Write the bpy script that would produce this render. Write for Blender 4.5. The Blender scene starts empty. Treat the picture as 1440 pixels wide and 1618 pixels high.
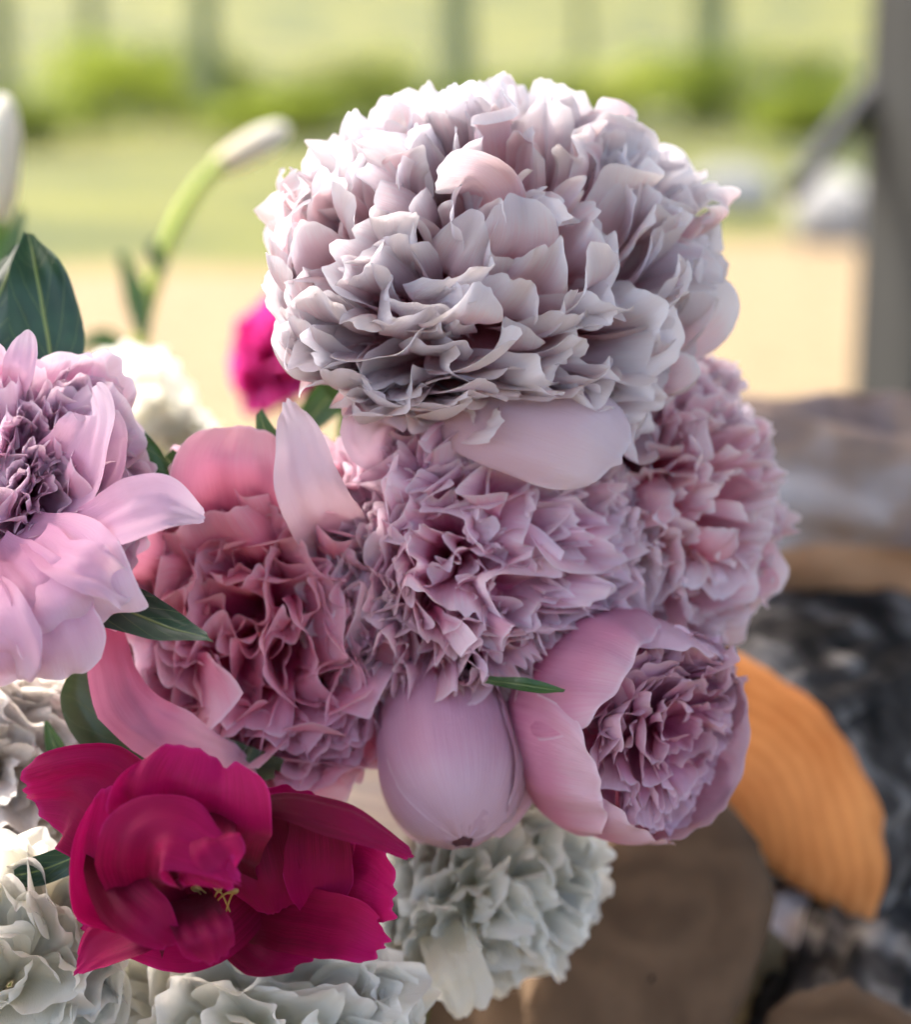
import bpy, math
import numpy as np
from mathutils import Vector

# ------------------------------------------------------------------ camera, sky, sun, exposure
sc = bpy.context.scene
COL = sc.collection
R = math.radians

FPX = 3100.0                       # focal length in photograph pixels (1440 x 1618)
PITCH = R(13.6)
CAM = np.array([0.0, 0.0, 1.30])
RT = np.array([1.0, 0.0, 0.0])
FW = np.array([0.0, math.cos(PITCH), -math.sin(PITCH)])
UP = np.array([0.0, math.sin(PITCH), math.cos(PITCH)])

cd = bpy.data.cameras.new('camera')
cam = bpy.data.objects.new('camera', cd)
COL.objects.link(cam)
cam.location = CAM
cam.rotation_euler = (math.pi / 2 - PITCH, 0, 0)
cd.sensor_fit = 'VERTICAL'
cd.sensor_height = 24.0
cd.lens = 24.0 * FPX / 1618.0
cd.clip_start = 0.05
cd.clip_end = 2000
cd.dof.use_dof = True
cd.dof.focus_distance = 0.683
cd.dof.aperture_fstop = cd.lens / 16.5
sc.camera = cam

SUN_DIR = Vector((-0.43, 0.25, 0.87)).normalized()      # towards the sun
w = bpy.data.worlds.new('World')
sc.world = w
w.use_nodes = True
nt = w.node_tree
sky = nt.nodes.new('ShaderNodeTexSky')
sky.sky_type = 'NISHITA'
sky.sun_disc = False
sky.sun_elevation = math.asin(SUN_DIR.z)
sky.sun_rotation = math.atan2(SUN_DIR.x, SUN_DIR.y)
sky.air_density = 0.8
sky.dust_density = 5.0
sky.ozone_density = 0.3
bg = nt.nodes['Background']
nt.links.new(sky.outputs[0], bg.inputs[0])
bg.inputs[1].default_value = 0.15
sd = bpy.data.lights.new('sun', 'SUN')
sd.energy = 2.0
sd.angle = R(0.5)
sd.color = (1.0, 0.94, 0.85)
sun = bpy.data.objects.new('sun', sd)
COL.objects.link(sun)
sun.rotation_euler = SUN_DIR.to_track_quat('Z', 'Y').to_euler()

sc.view_settings.view_transform = 'Standard'
sc.view_settings.look = 'None'
sc.view_settings.gamma = 1
sc.view_settings.exposure = 2.3
sc.render.engine = 'CYCLES'
sc.cycles.use_denoising = True
sc.cycles.max_bounces = 5
sc.cycles.diffuse_bounces = 4
sc.cycles.transmission_bounces = 3
sc.cycles.glossy_bounces = 1
sc.cycles.use_adaptive_sampling = True
sc.cycles.adaptive_threshold = 0.03
sc.cycles.sample_clamp_indirect = 6


def P(px, py, d):
    """world point seen at photograph pixel (px, py), d metres along the optical axis"""
    return CAM + d * (FW + (px - 720) / FPX * RT + (809 - py) / FPX * UP)


def D(x, y, z):
    """direction given as right, up, towards the camera"""
    v = x * RT + y * UP - z * FW
    return v / np.linalg.norm(v)


def px2m(px, d):
    return px * d / FPX


# ------------------------------------------------------------------ object helpers
def link(o, parent=None):
    COL.objects.link(o)
    if parent is not None:
        o.parent = parent
    return o


def tag(o, label=None, cat=None, group=None, kind=None):
    if label: o['label'] = label
    if cat: o['category'] = cat
    if group: o['group'] = group
    if kind: o['kind'] = kind
    return o


def empty(name, loc):
    o = bpy.data.objects.new(name, None)
    o.empty_display_size = 0.02
    o.location = loc
    return link(o)


_GRID = {}


def grid_idx(nv, nu, wrap=False):
    k = (nv, nu, wrap)
    if k not in _GRID:
        a = np.arange(nv * nu).reshape(nv, nu)
        if wrap:
            a = np.concatenate([a, a[:, :1]], axis=1)
        q = np.stack([a[:-1, :-1], a[:-1, 1:], a[1:, 1:], a[1:, :-1]], axis=-1).reshape(-1, 4)
        _GRID[k] = q.astype(np.int32)
    return _GRID[k]


def raw_mesh(name, V, F, mat, uv=None, smooth=True):
    """V (n,3), F (m,4 or 3); uv per vertex"""
    me = bpy.data.meshes.new(name)
    m, k = F.shape
    me.vertices.add(len(V))
    me.vertices.foreach_set('co', np.ascontiguousarray(V, dtype=np.float32).ravel())
    me.loops.add(m * k)
    me.loops.foreach_set('vertex_index', F.ravel().astype(np.int32))
    me.polygons.add(m)
    me.polygons.foreach_set('loop_start', np.arange(0, m * k, k, dtype=np.int32))
    if smooth:
        me.polygons.foreach_set('use_smooth', np.ones(m, dtype=bool))
    if uv is not None:
        l = me.uv_layers.new(name='UVMap')
        l.data.foreach_set('uv', uv[F.ravel()].astype(np.float32).ravel())
    me.update(calc_edges=True)
    if mat: me.materials.append(mat)
    return me


def mesh_obj(name, V, F, mat, parent=None, uv=None, smooth=True, origin=None):
    if origin is None:
        origin = np.array(parent.location) if parent is not None else np.zeros(3)
    o = bpy.data.objects.new(name, raw_mesh(name, V - origin, F, mat, uv, smooth))
    if parent is None:
        o.location = origin
    return link(o, parent)


def tube(pts, rad, n=10):
    pts = np.asarray(pts, float)
    rad = np.broadcast_to(np.asarray(rad, float), (len(pts),))
    T = np.gradient(pts, axis=0)
    T /= np.linalg.norm(T, axis=1)[:, None]
    ref = np.array([0.3, 0.2, 0.93]) if abs(T[0, 2]) < 0.85 else np.array([1.0, 0.1, 0.0])
    N = ref - T * (T @ ref)[:, None]
    N /= np.linalg.norm(N, axis=1)[:, None]
    B = np.cross(T, N)
    a = np.linspace(0, 2 * math.pi, n, endpoint=False)
    V = pts[:, None] + rad[:, None, None] * (N[:, None] * np.cos(a)[None, :, None] + B[:, None] * np.sin(a)[None, :, None])
    F = grid_idx(len(pts), n, True)
    V = np.concatenate([V.reshape(-1, 3), pts[:1], pts[-1:]])
    k = len(pts) * n
    i = np.arange(n)
    c0 = np.stack([np.full(n, k), (i + 1) % n, i, i], 1)
    c1 = np.stack([np.full(n, k + 1), k - n + i, k - n + (i + 1) % n, k - n + (i + 1) % n], 1)
    return V, F, np.concatenate([c0, c1])[:, :3]


def tube_obj(name, pts, rad, mat, parent=None, n=10, origin=None):
    V, F, C = tube(pts, rad, n)
    if origin is None:
        origin = np.array(parent.location) if parent is not None else np.zeros(3)
    me = bpy.data.meshes.new(name)
    me.from_pydata((V - origin).tolist(), [], F.tolist() + C.tolist())
    me.polygons.foreach_set('use_smooth', np.ones(len(me.polygons), dtype=bool))
    me.materials.append(mat)
    o = bpy.data.objects.new(name, me)
    if parent is None: o.location = origin
    return link(o, parent)


def catmull(pts, n):
    pts = np.asarray(pts, float)
    if len(pts) == 2:
        t = np.linspace(0, 1, n)[:, None]
        return pts[0] * (1 - t) + pts[1] * t
    p = np.concatenate([[2 * pts[0] - pts[1]], pts, [2 * pts[-1] - pts[-2]]])
    u = np.linspace(0, len(pts) - 1, n)
    i = np.clip(u.astype(int), 0, len(pts) - 2)
    f = (u - i)[:, None]
    a, b, c, d = p[i], p[i + 1], p[i + 2], p[i + 3]
    return 0.5 * ((2 * b) + (c - a) * f + (2 * a - 5 * b + 4 * c - d) * f ** 2 + (3 * b - a - 3 * c + d) * f ** 3)


# ------------------------------------------------------------------ materials
def new_mat(name):
    m = bpy.data.materials.new(name)
    m.use_nodes = True
    n = m.node_tree.nodes
    n.clear()
    out = n.new('ShaderNodeOutputMaterial')
    return m, m.node_tree, n, m.node_tree.links, out


def ramp(n, stops, interp='LINEAR'):
    r = n.new('ShaderNodeValToRGB')
    r.color_ramp.interpolation = interp
    e = r.color_ramp.elements
    while len(e) < len(stops): e.new(0.5)
    for el, (p, c) in zip(e, stops):
        el.position = p
        el.color = (c[0], c[1], c[2], 1) if not isinstance(c, (int, float)) else (c, c, c, 1)
    return r


def math_node(n, l, op, a, b=None, clamp=False):
    m = n.new('ShaderNodeMath')
    m.operation = op
    m.use_clamp = clamp
    for i, v in enumerate((a, b)):
        if v is None: continue
        if isinstance(v, (int, float)): m.inputs[i].default_value = v
        else: l.new(v, m.inputs[i])
    return m.outputs[0]


def petal_mat(name, base, mid, tip, rim, pos=(0.0, 0.45, 0.85), trans=0.35, streak=0.14, var=0.07, rough=0.5, vein=0.25):
    m, t, n, l, out = new_mat(name)
    uv = n.new('ShaderNodeUVMap')
    sep = n.new('ShaderNodeSeparateXYZ')
    l.new(uv.outputs[0], sep.inputs[0])
    u, v = sep.outputs[0], sep.outputs[1]
    info = n.new('ShaderNodeObjectInfo')
    # long streaks running along the petal, different for every petal
    cmb = n.new('ShaderNodeCombineXYZ')
    fan = math_node(n, l, 'MULTIPLY', u, 34.0)
    l.new(fan, cmb.inputs[0])
    l.new(math_node(n, l, 'MULTIPLY', v, 1.6), cmb.inputs[1])
    l.new(math_node(n, l, 'MULTIPLY', info.outputs['Random'], 50.0), cmb.inputs[2])
    ns = n.new('ShaderNodeTexNoise')
    ns.inputs['Scale'].default_value = 1.0
    ns.inputs['Detail'].default_value = 1.5
    l.new(cmb.outputs[0], ns.inputs['Vector'])
    # broad blotches
    tc = n.new('ShaderNodeTexCoord')
    nb = n.new('ShaderNodeTexNoise')
    nb.inputs['Scale'].default_value = 45.0
    nb.inputs['Detail'].default_value = 2.0
    l.new(tc.outputs['Object'], nb.inputs['Vector'])
    s1 = math_node(n, l, 'MULTIPLY', math_node(n, l, 'SUBTRACT', ns.outputs[0], 0.5), streak * 2)
    s2 = math_node(n, l, 'MULTIPLY', math_node(n, l, 'SUBTRACT', nb.outputs[0], 0.5), 0.35)
    s3 = math_node(n, l, 'MULTIPLY', math_node(n, l, 'SUBTRACT', info.outputs['Random'], 0.5), 0.22)
    f = math_node(n, l, 'ADD', math_node(n, l, 'ADD', v, s1), math_node(n, l, 'ADD', s2, s3))
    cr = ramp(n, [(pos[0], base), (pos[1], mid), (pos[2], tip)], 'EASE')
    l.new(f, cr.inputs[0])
    # paler margin
    au = math_node(n, l, 'ABSOLUTE', u)
    edge = math_node(n, l, 'MAXIMUM', math_node(n, l, 'MULTIPLY', au, math_node(n, l, 'MINIMUM', math_node(n, l, 'MULTIPLY', v, 2.0), 1.0)), v)
    er = n.new('ShaderNodeMapRange')
    er.interpolation_type = 'SMOOTHSTEP'
    er.inputs[1].default_value = 0.955
    er.inputs[2].default_value = 1.0
    er.inputs[4].default_value = 0.65
    l.new(edge, er.inputs[0])
    mx = n.new('ShaderNodeMix')
    mx.data_type = 'RGBA'
    l.new(er.outputs[0], mx.inputs[0])
    l.new(cr.outputs[0], mx.inputs[6])
    mx.inputs[7].default_value = (*rim, 1)
    hsv = n.new('ShaderNodeHueSaturation')
    val = math_node(n, l, 'ADD', math_node(n, l, 'MULTIPLY', info.outputs['Random'], 2 * var), 1.0 - var)
    l.new(val, hsv.inputs['Value'])
    l.new(mx.outputs[2], hsv.inputs['Color'])
    # veins: fine streaks, in the colour and in the relief
    cmb2 = n.new('ShaderNodeCombineXYZ')
    l.new(math_node(n, l, 'MULTIPLY', u, 70.0), cmb2.inputs[0])
    l.new(math_node(n, l, 'MULTIPLY', v, 5.0), cmb2.inputs[1])
    l.new(info.outputs['Random'], cmb2.inputs[2])
    nv = n.new('ShaderNodeTexNoise')
    nv.inputs['Scale'].default_value = 1.0
    nv.inputs['Detail'].default_value = 2.0
    l.new(cmb2.outputs[0], nv.inputs['Vector'])
    vm = n.new('ShaderNodeMix')
    vm.data_type = 'RGBA'
    vm.blend_type = 'MULTIPLY'
    vr = n.new('ShaderNodeMapRange')
    vr.inputs[1].default_value = 0.35
    vr.inputs[2].default_value = 0.7
    vr.inputs[3].default_value = 0.0
    vr.inputs[4].default_value = vein
    l.new(nv.outputs[0], vr.inputs[0])
    l.new(vr.outputs[0], vm.inputs[0])
    l.new(hsv.outputs[0], vm.inputs[6])
    vm.inputs[7].default_value = (0.93, 0.84, 0.87, 1)
    col = vm.outputs[2]
    bp = n.new('ShaderNodeBump')
    bp.inputs['Strength'].default_value = 0.30
    bp.inputs['Distance'].default_value = 0.0012
    nf = n.new('ShaderNodeTexNoise')
    nf.inputs['Scale'].default_value = 110.0
    nf.inputs['Detail'].default_value = 2.0
    nf.inputs['Distortion'].default_value = 0.6
    l.new(tc.outputs['Object'], nf.inputs['Vector'])
    l.new(math_node(n, l, 'ADD', nv.outputs[0], math_node(n, l, 'MULTIPLY', nf.outputs[0], 1.6)), bp.inputs['Height'])
    pr = n.new('ShaderNodeBsdfPrincipled')
    l.new(col, pr.inputs['Base Color'])
    pr.inputs['Roughness'].default_value = rough
    pr.inputs['Specular IOR Level'].default_value = 0.18
    pr.inputs['Sheen Weight'].default_value = 0.05
    pr.inputs['Sheen Roughness'].default_value = 0.4
    l.new(bp.outputs[0], pr.inputs['Normal'])
    tr = n.new('ShaderNodeBsdfTranslucent')
    l.new(col, tr.inputs['Color'])
    l.new(bp.outputs[0], tr.inputs['Normal'])
    ms = n.new('ShaderNodeMixShader')
    ms.inputs[0].default_value = trans
    l.new(pr.outputs[0], ms.inputs[1])
    l.new(tr.outputs[0], ms.inputs[2])
    l.new(ms.outputs[0], out.inputs[0])
    return m


def leaf_mat(name, c1, c2, veincol, trans=0.25, rough=0.38):
    m, t, n, l, out = new_mat(name)
    uv = n.new('ShaderNodeUVMap')
    sep = n.new('ShaderNodeSeparateXYZ')
    l.new(uv.outputs[0], sep.inputs[0])
    u, v = sep.outputs[0], sep.outputs[1]
    au = math_node(n, l, 'ABSOLUTE', u)
    tc = n.new('ShaderNodeTexCoord')
    nb = n.new('ShaderNodeTexNoise')
    nb.inputs['Scale'].default_value = 60.0
    nb.inputs['Detail'].default_value = 5.0
    l.new(tc.outputs['Object'], nb.inputs['Vector'])
    cr = ramp(n, [(0.3, c1), (0.75, c2)])
    l.new(nb.outputs[0], cr.inputs[0])
    # side veins slant towards the tip
    ph = math_node(n, l, 'ADD', math_node(n, l, 'SUBTRACT', v, math_node(n, l, 'MULTIPLY', au, 0.30)), math_node(n, l, 'MULTIPLY', nb.outputs[0], 0.06))
    tri = math_node(n, l, 'PINGPONG', math_node(n, l, 'MULTIPLY', ph, 7.0), 0.5)
    side = n.new('ShaderNodeMapRange')
    side.interpolation_type = 'SMOOTHSTEP'
    side.inputs[1].default_value = 0.05
    side.inputs[2].default_value = 0.0
    l.new(tri, side.inputs[0])
    mid = n.new('ShaderNodeMapRange')
    mid.interpolation_type = 'SMOOTHSTEP'
    mid.inputs[1].default_value = 0.075
    mid.inputs[2].default_value = 0.02
    l.new(au, mid.inputs[0])
    vf = math_node(n, l, 'MAXIMUM', math_node(n, l, 'MULTIPLY', side.outputs[0], 0.45), mid.outputs[0])
    mx = n.new('ShaderNodeMix')
    mx.data_type = 'RGBA'
    l.new(math_node(n, l, 'MULTIPLY', vf, 0.7), mx.inputs[0])
    l.new(cr.outputs[0], mx.inputs[6])
    mx.inputs[7].default_value = (*veincol, 1)
    bp = n.new('ShaderNodeBump')
    bp.inputs['Strength'].default_value = 0.35
    bp.inputs['Distance'].default_value = 0.001
    l.new(math_node(n, l, 'SUBTRACT', nb.outputs[0], vf), bp.inputs['Height'])
    pr = n.new('ShaderNodeBsdfPrincipled')
    l.new(mx.outputs[2], pr.inputs['Base Color'])
    pr.inputs['Roughness'].default_value = rough
    l.new(bp.outputs[0], pr.inputs['Normal'])
    tr = n.new('ShaderNodeBsdfTranslucent')
    l.new(mx.outputs[2], tr.inputs['Color'])
    ms = n.new('ShaderNodeMixShader')
    ms.inputs[0].default_value = trans
    l.new(pr.outputs[0], ms.inputs[1])
    l.new(tr.outputs[0], ms.inputs[2])
    l.new(ms.outputs[0], out.inputs[0])
    return m


def noise_mat(name, stops, scale=5.0, detail=6.0, rough=0.85, bump=0.3, dist=0.01, coord='Object', stretch=(1, 1, 1), rot=(0, 0, 0), distort=0.0, trans=0.0, spec=0.3):
    m, t, n, l, out = new_mat(name)
    tc = n.new('ShaderNodeTexCoord')
    mp = n.new('ShaderNodeMapping')
    mp.inputs['Scale'].default_value = stretch
    mp.inputs['Rotation'].default_value = rot
    l.new(tc.outputs[coord], mp.inputs[0])
    ns = n.new('ShaderNodeTexNoise')
    ns.inputs['Scale'].default_value = scale
    ns.inputs['Detail'].default_value = detail
    ns.inputs['Distortion'].default_value = distort
    l.new(mp.outputs[0], ns.inputs['Vector'])
    cr = ramp(n, stops)
    l.new(ns.outputs[0], cr.inputs[0])
    pr = n.new('ShaderNodeBsdfPrincipled')
    pr.inputs['Roughness'].default_value = rough
    pr.inputs['Specular IOR Level'].default_value = spec
    l.new(cr.outputs[0], pr.inputs['Base Color'])
    if bump:
        bp = n.new('ShaderNodeBump')
        bp.inputs['Strength'].default_value = bump
        bp.inputs['Distance'].default_value = dist
        l.new(ns.outputs[0], bp.inputs['Height'])
        l.new(bp.outputs[0], pr.inputs['Normal'])
    if trans:
        tr = n.new('ShaderNodeBsdfTranslucent')
        l.new(cr.outputs[0], tr.inputs['Color'])
        ms = n.new('ShaderNodeMixShader')
        ms.inputs[0].default_value = trans
        l.new(pr.outputs[0], ms.inputs[1])
        l.new(tr.outputs[0], ms.inputs[2])
        l.new(ms.outputs[0], out.inputs[0])
    else:
        l.new(pr.outputs[0], out.inputs[0])
    return m


def wood_end_mat(name, dark, light, ring=60.0, rough=0.8):
    """sawn end grain: growth rings round the object's origin, saw marks, radial checks"""
    m, t, n, l, out = new_mat(name)
    tc = n.new('ShaderNodeTexCoord')
    uv = n.new('ShaderNodeUVMap')
    nz = n.new('ShaderNodeTexNoise')
    nz.inputs['Scale'].default_value = 14.0
    nz.inputs['Detail'].default_value = 5.0
    l.new(tc.outputs['Object'], nz.inputs['Vector'])
    ln = n.new('ShaderNodeVectorMath')
    ln.operation = 'LENGTH'
    l.new(uv.outputs[0], ln.inputs[0])
    ph = math_node(n, l, 'ADD', math_node(n, l, 'MULTIPLY', ln.outputs['Value'], ring), math_node(n, l, 'MULTIPLY', nz.outputs[0], 5.0))
    rg = math_node(n, l, 'SINE', math_node(n, l, 'MULTIPLY', ph, 6.283))
    nb = n.new('ShaderNodeTexNoise')
    nb.inputs['Scale'].default_value = 22.0
    nb.inputs['Detail'].default_value = 8.0
    l.new(tc.outputs['Object'], nb.inputs['Vector'])
    f = math_node(n, l, 'ADD', math_node(n, l, 'MULTIPLY', rg, 0.10), nb.outputs[0])
    cr = ramp(n, [(0.25, dark), (0.75, light)])
    l.new(f, cr.inputs[0])
    bp = n.new('ShaderNodeBump')
    bp.inputs['Strength'].default_value = 0.4
    bp.inputs['Distance'].default_value = 0.003
    l.new(f, bp.inputs['Height'])
    pr = n.new('ShaderNodeBsdfPrincipled')
    pr.inputs['Roughness'].default_value = rough
    pr.inputs['Specular IOR Level'].default_value = 0.2
    l.new(cr.outputs[0], pr.inputs['Base Color'])
    l.new(bp.outputs[0], pr.inputs['Normal'])
    l.new(pr.outputs[0], out.inputs[0])
    return m


M = {}
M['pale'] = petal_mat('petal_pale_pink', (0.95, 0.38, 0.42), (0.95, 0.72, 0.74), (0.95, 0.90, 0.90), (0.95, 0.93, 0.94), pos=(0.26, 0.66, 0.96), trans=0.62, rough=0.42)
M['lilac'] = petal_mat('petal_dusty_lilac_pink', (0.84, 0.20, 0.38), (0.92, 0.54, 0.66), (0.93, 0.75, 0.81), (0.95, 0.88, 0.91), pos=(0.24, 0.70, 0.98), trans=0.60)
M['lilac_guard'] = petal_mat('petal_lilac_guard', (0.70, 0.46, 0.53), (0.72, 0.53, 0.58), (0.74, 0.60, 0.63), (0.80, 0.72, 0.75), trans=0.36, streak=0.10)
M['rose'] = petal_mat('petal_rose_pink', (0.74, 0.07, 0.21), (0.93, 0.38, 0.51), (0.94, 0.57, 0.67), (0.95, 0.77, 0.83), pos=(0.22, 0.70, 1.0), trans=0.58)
M['rose_guard'] = petal_mat('petal_rose_guard', (0.60, 0.12, 0.22), (0.76, 0.27, 0.39), (0.80, 0.42, 0.50), (0.84, 0.58, 0.65), trans=0.5, streak=0.10)
M['orchid'] = petal_mat('petal_orchid_pink', (0.88, 0.34, 0.55), (0.92, 0.58, 0.73), (0.92, 0.72, 0.81), (0.94, 0.84, 0.89), pos=(0.20, 0.68, 1.0), trans=0.58, streak=0.10)
M['orchid_guard'] = petal_mat('petal_orchid_guard', (0.76, 0.40, 0.56), (0.78, 0.50, 0.63), (0.80, 0.62, 0.71), (0.85, 0.75, 0.82), pos=(0.05, 0.5, 0.95), trans=0.45, streak=0.10)
M['hot'] = petal_mat('petal_hot_pink', (0.45, 0.008, 0.14), (0.66, 0.03, 0.27), (0.72, 0.06, 0.34), (0.74, 0.12, 0.40), trans=0.45)
M['magenta'] = petal_mat('petal_magenta', (0.13, 0.0006, 0.018), (0.33, 0.0018, 0.066), (0.47, 0.004, 0.112), (0.54, 0.02, 0.19), pos=(0.0, 0.6, 1.08), trans=0.34, var=0.20, rough=0.55, vein=0.7, streak=0.22)
M['bud'] = petal_mat('petal_bud_pink', (0.50, 0.18, 0.28), (0.58, 0.31, 0.40), (0.63, 0.42, 0.49), (0.72, 0.56, 0.61), trans=0.22, rough=0.5, streak=0.12)
M['cup'] = petal_mat('petal_candy_pink', (0.56, 0.11, 0.24), (0.72, 0.31, 0.44), (0.75, 0.50, 0.58), (0.82, 0.68, 0.74), pos=(0.05, 0.55, 1.05), trans=0.38, streak=0.12)
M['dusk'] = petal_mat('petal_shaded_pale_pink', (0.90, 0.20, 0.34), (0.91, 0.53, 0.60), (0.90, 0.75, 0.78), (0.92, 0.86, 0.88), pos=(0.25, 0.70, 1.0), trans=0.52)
M['white'] = petal_mat('petal_ivory_white', (0.93, 0.86, 0.66), (0.95, 0.91, 0.78), (0.95, 0.93, 0.85), (0.95, 0.94, 0.89), trans=0.60, var=0.04, vein=0.05, streak=0.05)
M['cream'] = petal_mat('petal_blush_cream', (0.70, 0.58, 0.42), (0.84, 0.76, 0.68), (0.85, 0.80, 0.74), (0.88, 0.85, 0.80), trans=0.46, var=0.06, vein=0.08, streak=0.05)
M['leaf'] = leaf_mat('leaf_dark_green', (0.012, 0.040, 0.022), (0.030, 0.085, 0.040), (0.22, 0.30, 0.08))
M['leaf2'] = leaf_mat('leaf_mid_green', (0.030, 0.080, 0.022), (0.065, 0.14, 0.035), (0.30, 0.36, 0.14), trans=0.35)
M['sepal'] = leaf_mat('sepal_olive_green', (0.045, 0.085, 0.030), (0.095, 0.13, 0.055), (0.16, 0.20, 0.08), trans=0.2)
M['stem_lit'] = noise_mat('stem_sunlit_yellow_green', [(0.3, (0.30, 0.40, 0.06)), (0.7, (0.46, 0.52, 0.12))], scale=40, bump=0.1, dist=0.001, rough=0.5, trans=0.3)  # brighter copy of the stem green, sunlight put into the colour
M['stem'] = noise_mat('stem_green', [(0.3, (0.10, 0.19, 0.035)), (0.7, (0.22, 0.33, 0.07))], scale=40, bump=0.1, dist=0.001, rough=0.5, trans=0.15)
M['stamen'] = noise_mat('stamen_yellow', [(0.3, (0.28, 0.15, 0.04)), (0.7, (0.46, 0.30, 0.10))], scale=200, bump=0.0)
M['scorch'] = noise_mat('petal_dried_brown', [(0.3, (0.18, 0.07, 0.02)), (0.7, (0.50, 0.28, 0.13))], scale=220, bump=0.3, dist=0.001)


# ------------------------------------------------------------------ petals
def sheet(C, T, N, w, rng, cup=0.5, ruf=0.1, edge=0.05, notch=0.03, cleft=0.0, rnd=0.28, nu=19, nv=15, curl=0.0, crease=0.022, pw=2.4, roll=0.0, freq=1.0):
    """petal surface round a midrib: C,T,N (m,3), half widths w (m,). Returns (nv,nu,3) and uv."""
    m = len(C)
    tt = np.linspace(0, 1, m)
    B = np.cross(N, T)
    if roll:
        a = roll * tt
        N, B = N * np.cos(a)[:, None] + B * np.sin(a)[:, None], B * np.cos(a)[:, None] - N * np.sin(a)[:, None]
    s = np.linspace(-1, 1, nu)
    s = np.sign(s) * np.abs(s) ** 0.9
    v = np.linspace(0, 1, nv)
    skew = rng.uniform(-0.12, 0.12)
    mg = np.zeros(nu)
    for k in range(6):
        mg += rng.uniform(-1, 1) * np.sin((3 + 3.7 * k) * s + rng.uniform(0, 6.28)) / (1 + 0.45 * k)
    mg = notch * mg
    if cleft:
        for _ in range(rng.integers(1, 3)):
            mg -= cleft * rng.uniform(0.4, 1) * np.exp(-((s - rng.uniform(-0.6, 0.6)) / 0.11) ** 2)
    # rounded end: the upper part of the square grid is mapped onto a half ellipse
    kr = min(1.0, rnd / 0.3)
    v0, t0 = 0.42, 1 - 0.58 * min(1.0, 0.45 + 0.5 * kr)
    a = np.clip((v - v0) / (1 - v0), 0, 1)[:, None]
    s_ = s[None, :]
    t = np.minimum(v[:, None] / v0, 1) * t0 * (1 + skew * s_ * 0.5 * v[:, None]) + (1 - t0) * a * np.sqrt(1 - kr * s_ ** 2 / 2) + mg[None, :] * a ** 2
    sx = s_ * np.sqrt(1 - kr * a ** 2 / 2)
    t = np.clip(t, 0, 1.15)
    def ip(A):
        tc = np.clip(t, 0, 1).ravel()
        if A.ndim == 1: return np.interp(tc, tt, A).reshape(nv, nu)
        return np.stack([np.interp(tc, tt, A[:, k]) for k in range(3)], -1).reshape(nv, nu, 3)
    W = ip(w)
    S = np.broadcast_to(s[None, :], (nv, nu))
    cu = cup if abs(cup) > 1e-3 else 1e-3
    X = W / cu * np.sin(sx * cu)
    Z = W / cu * (1 - np.cos(sx * cu))
    g = t ** 1.6
    z = np.zeros((nv, nu))
    for k, a in ((2.2, 1.0), (3.6, 0.8), (5.4, 0.5)):
        z += a * rng.uniform(0.4, 1) * np.sin(freq * k * S + rng.uniform(0, 6.28) + rng.uniform(-2, 2) * t)
    Z = Z + W * ruf * g * z
    cr = np.zeros((nv, nu))
    for k in range(3):
        cr += np.sin(rng.uniform(6, 13) * S + rng.uniform(0, 6.28) + rng.uniform(-1.5, 1.5) * t)
    Z = Z + W * crease * cr * np.sin(np.clip(t, 0, 1) * 3.0)
    rim = np.maximum(v[:, None] ** 2, np.abs(S) * np.minimum(1, 2 * v[:, None])) ** 5
    e = np.zeros((nv, nu))
    ang = np.arctan2(S, 0.25 + v[:, None])
    for k in range(3):
        e += rng.uniform(0.5, 1) * np.sin((8 + 6 * k) * ang * freq + rng.uniform(0, 6.28)) / (1 + 0.5 * k)
    Z = Z + np.mean(w) * edge * rim * e
    if curl:
        Z = Z + np.max(w) * curl * np.clip((t - 0.55) / 0.45, 0, 1.2) ** 2
    X = X + np.mean(w) * edge * 0.6 * rim * rng.uniform(-1, 1) * np.sin(11 * v[:, None] + 3 * S)
    V = ip(C) + ip(B) * X[..., None] + ip(N) * Z[..., None]
    over = np.clip(t - 1, 0, 1)
    V = V + ip(T) * (over * np.linalg.norm(C[-1] - C[0]))[..., None]
    U = np.stack([S, np.broadcast_to(v[:, None], (nv, nu))], -1)
    return V, U


def frames(C, hint):
    T = np.gradient(C, axis=0)
    T /= np.linalg.norm(T, axis=1)[:, None] + 1e-12
    N = hint - T * np.sum(T * hint, axis=-1)[:, None]
    N /= np.linalg.norm(N, axis=1)[:, None] + 1e-12
    return T, N


def put(name, V, U, mat, parent):
    nv, nu = V.shape[:2]
    return mesh_obj(name, V.reshape(-1, 3), grid_idx(nv, nu), mat, parent, U.reshape(-1, 2))


def hand(parent, depth, pts, widths, mat, seed=0, hint=(0, 0, 1), name='petal', nu=33, nv=27, wob=0.07, **kw):
    """petal laid along a midrib given as (px, py, depth offset in cm) with half widths in px"""
    rng = np.random.default_rng(seed + 1000)
    q = np.array([P(x, y, depth + dd * 0.01) for x, y, dd in pts])
    C = catmull(q, 40)
    hint = np.asarray(hint, float)
    if hint.ndim == 2:
        hs = np.array([D(*h) for h in hint])
        H = catmull(hs, 40)
    else:
        H = np.broadcast_to(D(*hint), (40, 3))
    T, N = frames(C, H)
    wm = np.interp(np.linspace(0, 1, 40), np.linspace(0, 1, len(widths)), widths)
    wm = np.convolve(np.pad(wm, 4, mode='edge'), np.ones(9) / 9, mode='valid') * depth / FPX
    V, U = sheet(C, T, N, wm, rng, nu=nu, nv=nv, **kw)
    sc_ = max(wm.max(), 1e-4)
    p = (V.reshape(-1, 3) - C[0]) / sc_
    p = warp_field(rng, wob, 0.8, 2.2, 6)(p)
    p = warp_field(rng, wob * 0.22, 3.5, 7.0, 6)(p)
    return put(name, (p * sc_ + C[0]).reshape(V.shape), U, mat, parent)


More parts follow.
